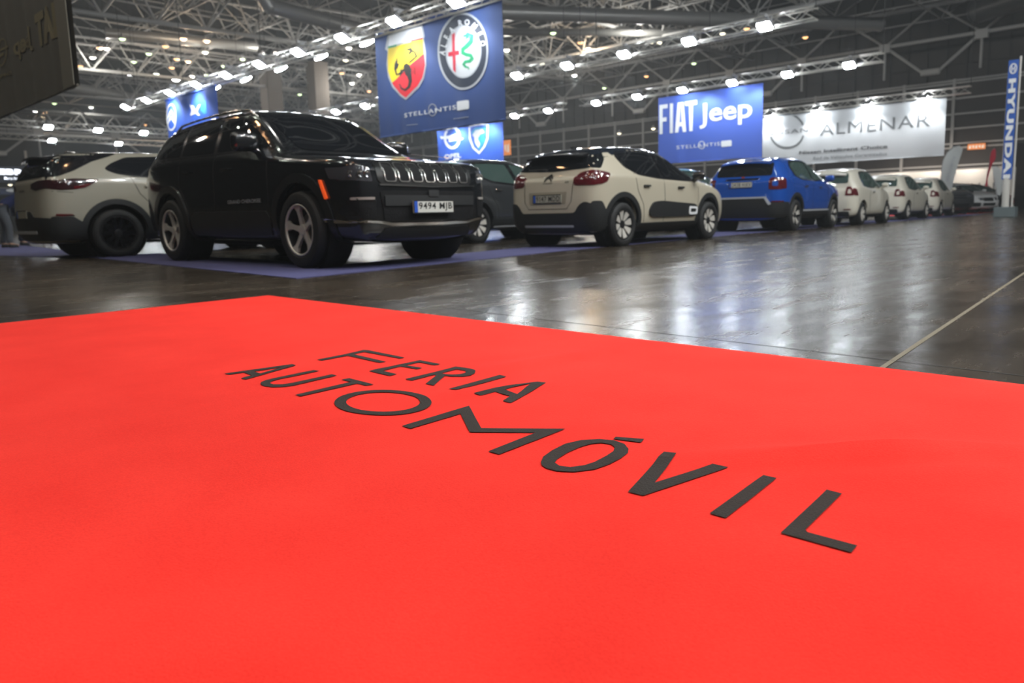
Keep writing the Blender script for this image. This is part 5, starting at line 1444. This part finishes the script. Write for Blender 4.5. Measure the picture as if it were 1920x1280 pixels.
traced_flag(34.8, [(150, 770), (90, 690), (35, 620), (40, 500), (70, 330), (130, 200), (220, 120), (310, 105), (365, 140), (340, 230), (300, 340), (270, 450), (240, 570), (210, 700), (195, 790)], M('flag_white', (.5, .52, .52), .7), 'tall white feather flag with grey lettering beside the farthest ivory car', 'ALMENAR')
traced_flag(53.0, [(690, 830), (685, 780), (710, 660), (725, 540), (750, 420), (770, 290), (790, 190), (820, 150), (845, 140), (860, 190), (855, 300), (800, 390), (760, 500), (735, 600), (735, 700), (715, 830)], M('flag_red', (.75, .02, .06), .6), 'narrow red feather flag among the far parked cars')
traced_flag(35.0, [(870, 830), (860, 780), (840, 660), (810, 430), (860, 415), (910, 440), (945, 500), (970, 600), (965, 700), (950, 790), (915, 860)], M('flag_white', (.5, .52, .52), .7), 'shorter white feather flag just left of the blue sign tower')

# blue sign tower
tw = empty('sign_tower', (-5.24, 28.9, 0)); tag(tw, 'tall narrow blue flag tower with white sideways letters on a grey block', 'sign')
MB().rbox((0, 0, .17), (.62, .5, .34), .02).build('base', M('tower_base', (.12, .15, .16), .6), tw)
MB().tube((.17, 0, .34), (.17, 0, 5.2), .03, 10).tube((-.02, 0, .34), (-.02, 0, 1.3), .11, 10).build('pole', M('tower_pole', (.6, .58, .55), .4), tw)
fg = sheet('flag_cloth', [[(-.16, 1.25), (.13, 1.25), (.13, 5.1), (-.16, 5.1)]], lambda a, z: (a, -.06 + .02 * math.sin(z * 4), z), M('tower_blue', (.008, .085, .42), .6), tw, cell=.2, th=.012)
text('lettering', 'HYUNDAI', (-.12, 1.28, .09, 4.5), lambda a, z: (a, -.085 + .02 * math.sin(z * 4), z), m_wprint, fg, .05, 1.15, rot=True)
sheet('emblem', [(arc(-.015, 4.82, .11, .17, n=24), [arc(-.015, 4.82, .08, .135, n=24)]), thick([(-.055, 4.72), (-.055, 4.92)], .025), thick([(.025, 4.72), (.025, 4.92)], .025), thick([(-.055, 4.79), (.025, 4.85)], .025)], lambda a, z: (a, -.085 + .02 * math.sin(z * 4), z), m_wprint, fg)
strip('blue_carpet', [(-4.9, 30.8), (-3.2, 30.8), (-3.2, 32.6), (-4.9, 32.6)], 'small blue carpet patch beside the blue sign tower, under a standing person')


# ------------------------------------------------------------------ people and chairs
def skin(name, pts, edges, rad, mat, parent, sub=2):
    me = bpy.data.meshes.new(name); me.from_pydata(pts, edges, []); me.materials.append(mat)
    o = bpy.data.objects.new(name, me); COL.objects.link(o); o.parent = parent
    sk = o.modifiers.new('s', 'SKIN'); sk.use_smooth_shade = True
    for i, r_ in enumerate(rad):
        rr = r_ if isinstance(r_, tuple) else (r_, r_); me.skin_vertices[0].data[i].radius = rr
    me.skin_vertices[0].data[0].use_root = True
    s_ = o.modifiers.new('u', 'SUBSURF'); s_.levels = sub; s_.render_levels = sub
    dg = bpy.context.evaluated_depsgraph_get(); dg.update(); nm = bpy.data.meshes.new_from_object(o.evaluated_get(dg)); o.modifiers.clear(); o.data = nm
    if not nm.materials: nm.materials.append(mat)
    return o


m_skin = M('skin_tone', (.36, .20, .13), .55); m_hair = M('dark_hair', (.02, .014, .01), .7); m_blond = M('fair_hair', (.28, .16, .07), .7)


def figure(loc, rz, J, label, jacket, trousers, hair, shoes=m_ink, longhair=False):
    """J: joints pelvis, chest, neck, head, and for each side shoulder/elbow/hand, hip/knee/ankle/toe"""
    root = empty('person', loc, rz); tag(root, label, 'person')
    V = [J['pelvis'], J['waist'], J['chest'], J['neck'], J['head']]; E_ = [(0, 1), (1, 2), (2, 3), (3, 4)]; Rd = [(.13, .11), (.12, .10), (.15, .11), .055, (.085, .10)]
    top = Vector(J['head']) + (Vector(J['head']) - Vector(J['neck'])).normalized() * .10; V.append(tuple(top)); E_.append((4, 5)); Rd.append(.06)
    for s_ in ('l', 'r'):
        k = len(V); V += [J[s_ + 'sh'], J[s_ + 'el'], J[s_ + 'ha']]; E_ += [(2, k), (k, k + 1), (k + 1, k + 2)]; Rd += [.055, .042, .028]
        h = Vector(J[s_ + 'ha']); d = (h - Vector(J[s_ + 'el'])).normalized(); sd = d.cross(Vector((0, 1, .2))).normalized()
        p = len(V); V.append(tuple(h + d * .08)); E_.append((k + 2, p)); Rd.append((.035, .016))
        for q in range(4):
            a = h + d * .10 + sd * (.027 - .018 * q); b_ = a + d * (.055 + .012 * (q in (1, 2))) + Vector((0, .01, -.012)); V += [tuple(a), tuple(b_)]; E_ += [(p, len(V) - 2), (len(V) - 2, len(V) - 1)]; Rd += [.009, .007]
        a = h + d * .03 + sd * .04; V += [tuple(a), tuple(a + d * .04 + sd * .015)]; E_ += [(k + 2, len(V) - 2), (len(V) - 2, len(V) - 1)]; Rd += [.011, .008]
        k = len(V); V += [J[s_ + 'hi'], J[s_ + 'kn'], J[s_ + 'an'], J[s_ + 'to']]; E_ += [(0, k), (k, k + 1), (k + 1, k + 2), (k + 2, k + 3)]; Rd += [.085, .06, .04, .035]
    body = skin('body', V, E_, Rd, m_skin, root)
    V = [J['pelvis'], J['waist'], J['chest'], J['neck']]; E_ = [(0, 1), (1, 2), (2, 3)]; Rd = [(.165, .14), (.15, .125), (.18, .135), .075]
    for s_ in ('l', 'r'):
        k = len(V); h = Vector(J[s_ + 'el']).lerp(Vector(J[s_ + 'ha']), .92); V += [J[s_ + 'sh'], J[s_ + 'el'], tuple(h)]; E_ += [(2, k), (k, k + 1), (k + 1, k + 2)]; Rd += [.08, .06, .048]
    skin('jacket', V, E_, Rd, jacket, root)
    V = [J['pelvis']]; E_ = []; Rd = [(.155, .135)]
    for s_ in ('l', 'r'):
        k = len(V); V += [J[s_ + 'hi'], J[s_ + 'kn'], J[s_ + 'an']]; E_ += [(0, k), (k, k + 1), (k + 1, k + 2)]; Rd += [.115, .08, .068]
    skin('trousers', V, E_, Rd, trousers, root)
    for s_ in ('l', 'r'):
        a, t = Vector(J[s_ + 'an']), Vector(J[s_ + 'to']); skin('shoe', [tuple(a + (a - t) * .2 - Vector((0, 0, .045))), tuple(a.lerp(t, .5) - Vector((0, 0, .03))), tuple(t)], [(0, 1), (1, 2)], [.055, .058, .05], shoes, root)
    hd, nk = Vector(J['head']), Vector(J['neck']); u_ = (hd - nk).normalized(); back = Vector(J.get('back', (0, -1, 0)))
    hp = [tuple(hd + u_ * .045 + back * .035), tuple(hd + u_ * .10 + back * .01)]; hr = [(.10, .105), .085]; he = [(0, 1)]
    if longhair: hp += [tuple(hd - u_ * .10 + back * .07), tuple(hd - u_ * .30 + back * .09)]; hr += [.09, .07]; he += [(0, 2), (2, 3)]
    skin('hair', hp, he, hr, hair, root)
    f = back * -1; side = u_.cross(f).normalized()
    fm = MB(); fm.tube(hd + f * .085 + u_ * .01, hd + f * .118 - u_ * .012, .010, 8, .014); fm.build('nose', m_skin, root)
    fe = MB()
    for g in (-1, 1):
        fe.rbox(hd + f * .085 + side * g * .035 + u_ * .022, (.018, .018, .012), .004)
    fe.build('eyes', m_ink, root)
    MB().rbox(hd + f * .086 - u_ * .042, (.04, .012, .008), .003).build('mouth', M('lip', (.28, .08, .07), .5), root)
    return root


# standing, leaning forward, back to the camera side
figure((-20.6, 4.2, 0), R(-14), dict(pelvis=(0, 0, .92), waist=(0, .12, 1.02), chest=(0, .38, 1.18), neck=(0, .56, 1.26), head=(0, .68, 1.26), lsh=(-.2, .46, 1.2), lel=(-.27, .62, .98), lha=(-.2, .80, .82), rsh=(.2, .46, 1.2), rel=(.27, .62, .98), rha=(.2, .80, .84),
       lhi=(-.1, 0, .88), lkn=(-.13, .05, .48), lan=(-.15, -.05, .09), lto=(-.16, .12, .04), rhi=(.1, 0, .88), rkn=(.16, .12, .48), ran=(.20, .10, .09), rto=(.21, .27, .04)),
       'person in grey jeans and dark blue top bending forward beside the folding chairs', M('dark_blue_cloth', (.012, .02, .09), .8), M('grey_denim', (.055, .06, .07), .85), m_hair)
figure((-22.3, 4.9, 0), R(-14), dict(pelvis=(0, 0, .92), waist=(0, .10, 1.03), chest=(0, .33, 1.22), neck=(0, .50, 1.33), head=(0, .61, 1.38), lsh=(-.2, .40, 1.25), lel=(-.26, .55, 1.02), lha=(-.2, .72, .84), rsh=(.2, .40, 1.25), rel=(.26, .55, 1.0), rha=(.22, .60, .76),
       lhi=(-.1, 0, .88), lkn=(-.12, .05, .48), lan=(-.14, -.02, .09), lto=(-.15, .15, .04), rhi=(.1, 0, .88), rkn=(.12, .08, .48), ran=(.14, .02, .09), rto=(.15, .19, .04)),
       'person in a brown shouldered dark jacket leaning down behind the bending person', M('brown_jacket', (.085, .045, .03), .8), M('navy_trousers', (.015, .018, .035), .8), m_hair)
figure((-22.6, 6.6, 0), R(150), dict(pelvis=(0, 0, .50), waist=(0, .04, .64), chest=(0, .10, .93), neck=(0, .13, 1.09), head=(0, .18, 1.20), lsh=(-.18, .10, 1.0), lel=(-.24, .18, .76), lha=(-.14, .40, .72), rsh=(.18, .10, 1.0), rel=(.24, .18, .76), rha=(.14, .40, .72),
       lhi=(-.09, .02, .5), lkn=(-.12, .42, .5), lan=(-.12, .44, .09), lto=(-.12, .60, .04), rhi=(.09, .02, .5), rkn=(.12, .42, .5), ran=(.12, .44, .09), rto=(.12, .60, .04)),
       'seated person with long fair hair and a green top behind the folding chairs', M('green_top', (.10, .15, .05), .8), M('navy_trousers', (.015, .018, .035), .8), m_blond, longhair=True)
figure((-4.62, 31.6, 0), R(160), dict(pelvis=(0, 0, .98), waist=(0, 0, 1.12), chest=(0, 0, 1.38), neck=(0, .01, 1.56), head=(0, .03, 1.69), lsh=(-.2, 0, 1.47), lel=(-.27, 0, 1.2), lha=(-.25, .06, .95), rsh=(.2, 0, 1.47), rel=(.27, 0, 1.2), rha=(.25, .06, .95),
       lhi=(-.1, 0, .93), lkn=(-.11, .03, .5), lan=(-.12, 0, .10), lto=(-.13, .17, .05), rhi=(.1, 0, .93), rkn=(.11, .03, .5), ran=(.12, 0, .10), rto=(.13, .17, .05)),
       'person in black clothes standing at the dark doorway beside the sign tower', M('black_cloth', (.01, .01, .012), .8), M('black_cloth', (.01, .01, .012), .8), m_hair)


def make_chair(loc, rz, seat_m, label):
    root = empty('folding_chair', loc, rz); tag(root, label, 'chair', 'folding chairs behind the sand coloured SUV')
    smooth_by_angle(MB().rbox((0, 0, .45), (.42, .40, .035), .015).build('seat', seat_m, root), 40)
    bk = MB(); n = 8
    for k in range(n):
        a0_, a1_ = -1 + 2 * k / n, -1 + 2 * (k + 1) / n
        q = lambda a, z: (a * .20, -.22 - .04 * (1 - a * a) - (z - .45) * .16, z)
        bk.add([q(a0_, .62), q(a1_, .62), q(a1_, .86), q(a0_, .86)], [(0, 1, 2, 3)])
        bk.add([tuple(Vector(q(a, z)) - Vector((0, .018, 0))) for a, z in ((a0_, .62), (a1_, .62), (a1_, .86), (a0_, .86))], [(3, 2, 1, 0)])
    bk.build('backrest', seat_m, root, True)
    for g in (-1, 1):
        MB().tube((g * .215, .24, 0), (g * .205, -.26, .88), .011, 8).build('leg', m_chrome, root, True)
        MB().tube((g * .195, -.24, 0), (g * .195, .16, .45), .011, 8).build('leg', m_chrome, root, True)
    MB().tube((-.215, .16, .14), (.215, .16, .14), .009).tube((-.195, -.16, .09), (.195, -.16, .09), .009).build('stretcher', m_chrome, root)
    return root


m_seat = M('grey_seat', (.10, .12, .12), .6); m_seatb = M('black_seat', (.015, .015, .017), .5)
make_chair((-20.0, 5.1, .0), R(-120), m_seatb, 'black folding chair nearest the bending person')
make_chair((-20.5, 5.9, .0), R(170), m_seat, 'grey folding chair right of the black folding chair')
make_chair((-20.6, 6.9, .0), R(150), m_seat, 'grey folding chair seen through the gap under the tail of the sand coloured SUV')
make_chair((-20.8, 8.0, .0), R(185), m_seat, 'folding chair farthest to the right under the sand coloured SUV')
tb = empty('white_table', (-24.3, 7.1, 0)); tag(tb, 'white round table behind the folding chairs', 'table')
MB().lathe([(.72, .001), (.72, .5), (.75, .5), (.75, .001)], 'Z', 28).build('tabletop', m_wallw, tb)
MB().tube((0, 0, .03), (0, 0, .72), .04, 12).lathe([(0, .001), (0, .28), (.03, .27), (.035, .04)], 'Z', 24).build('pedestal', m_chrome, tb)
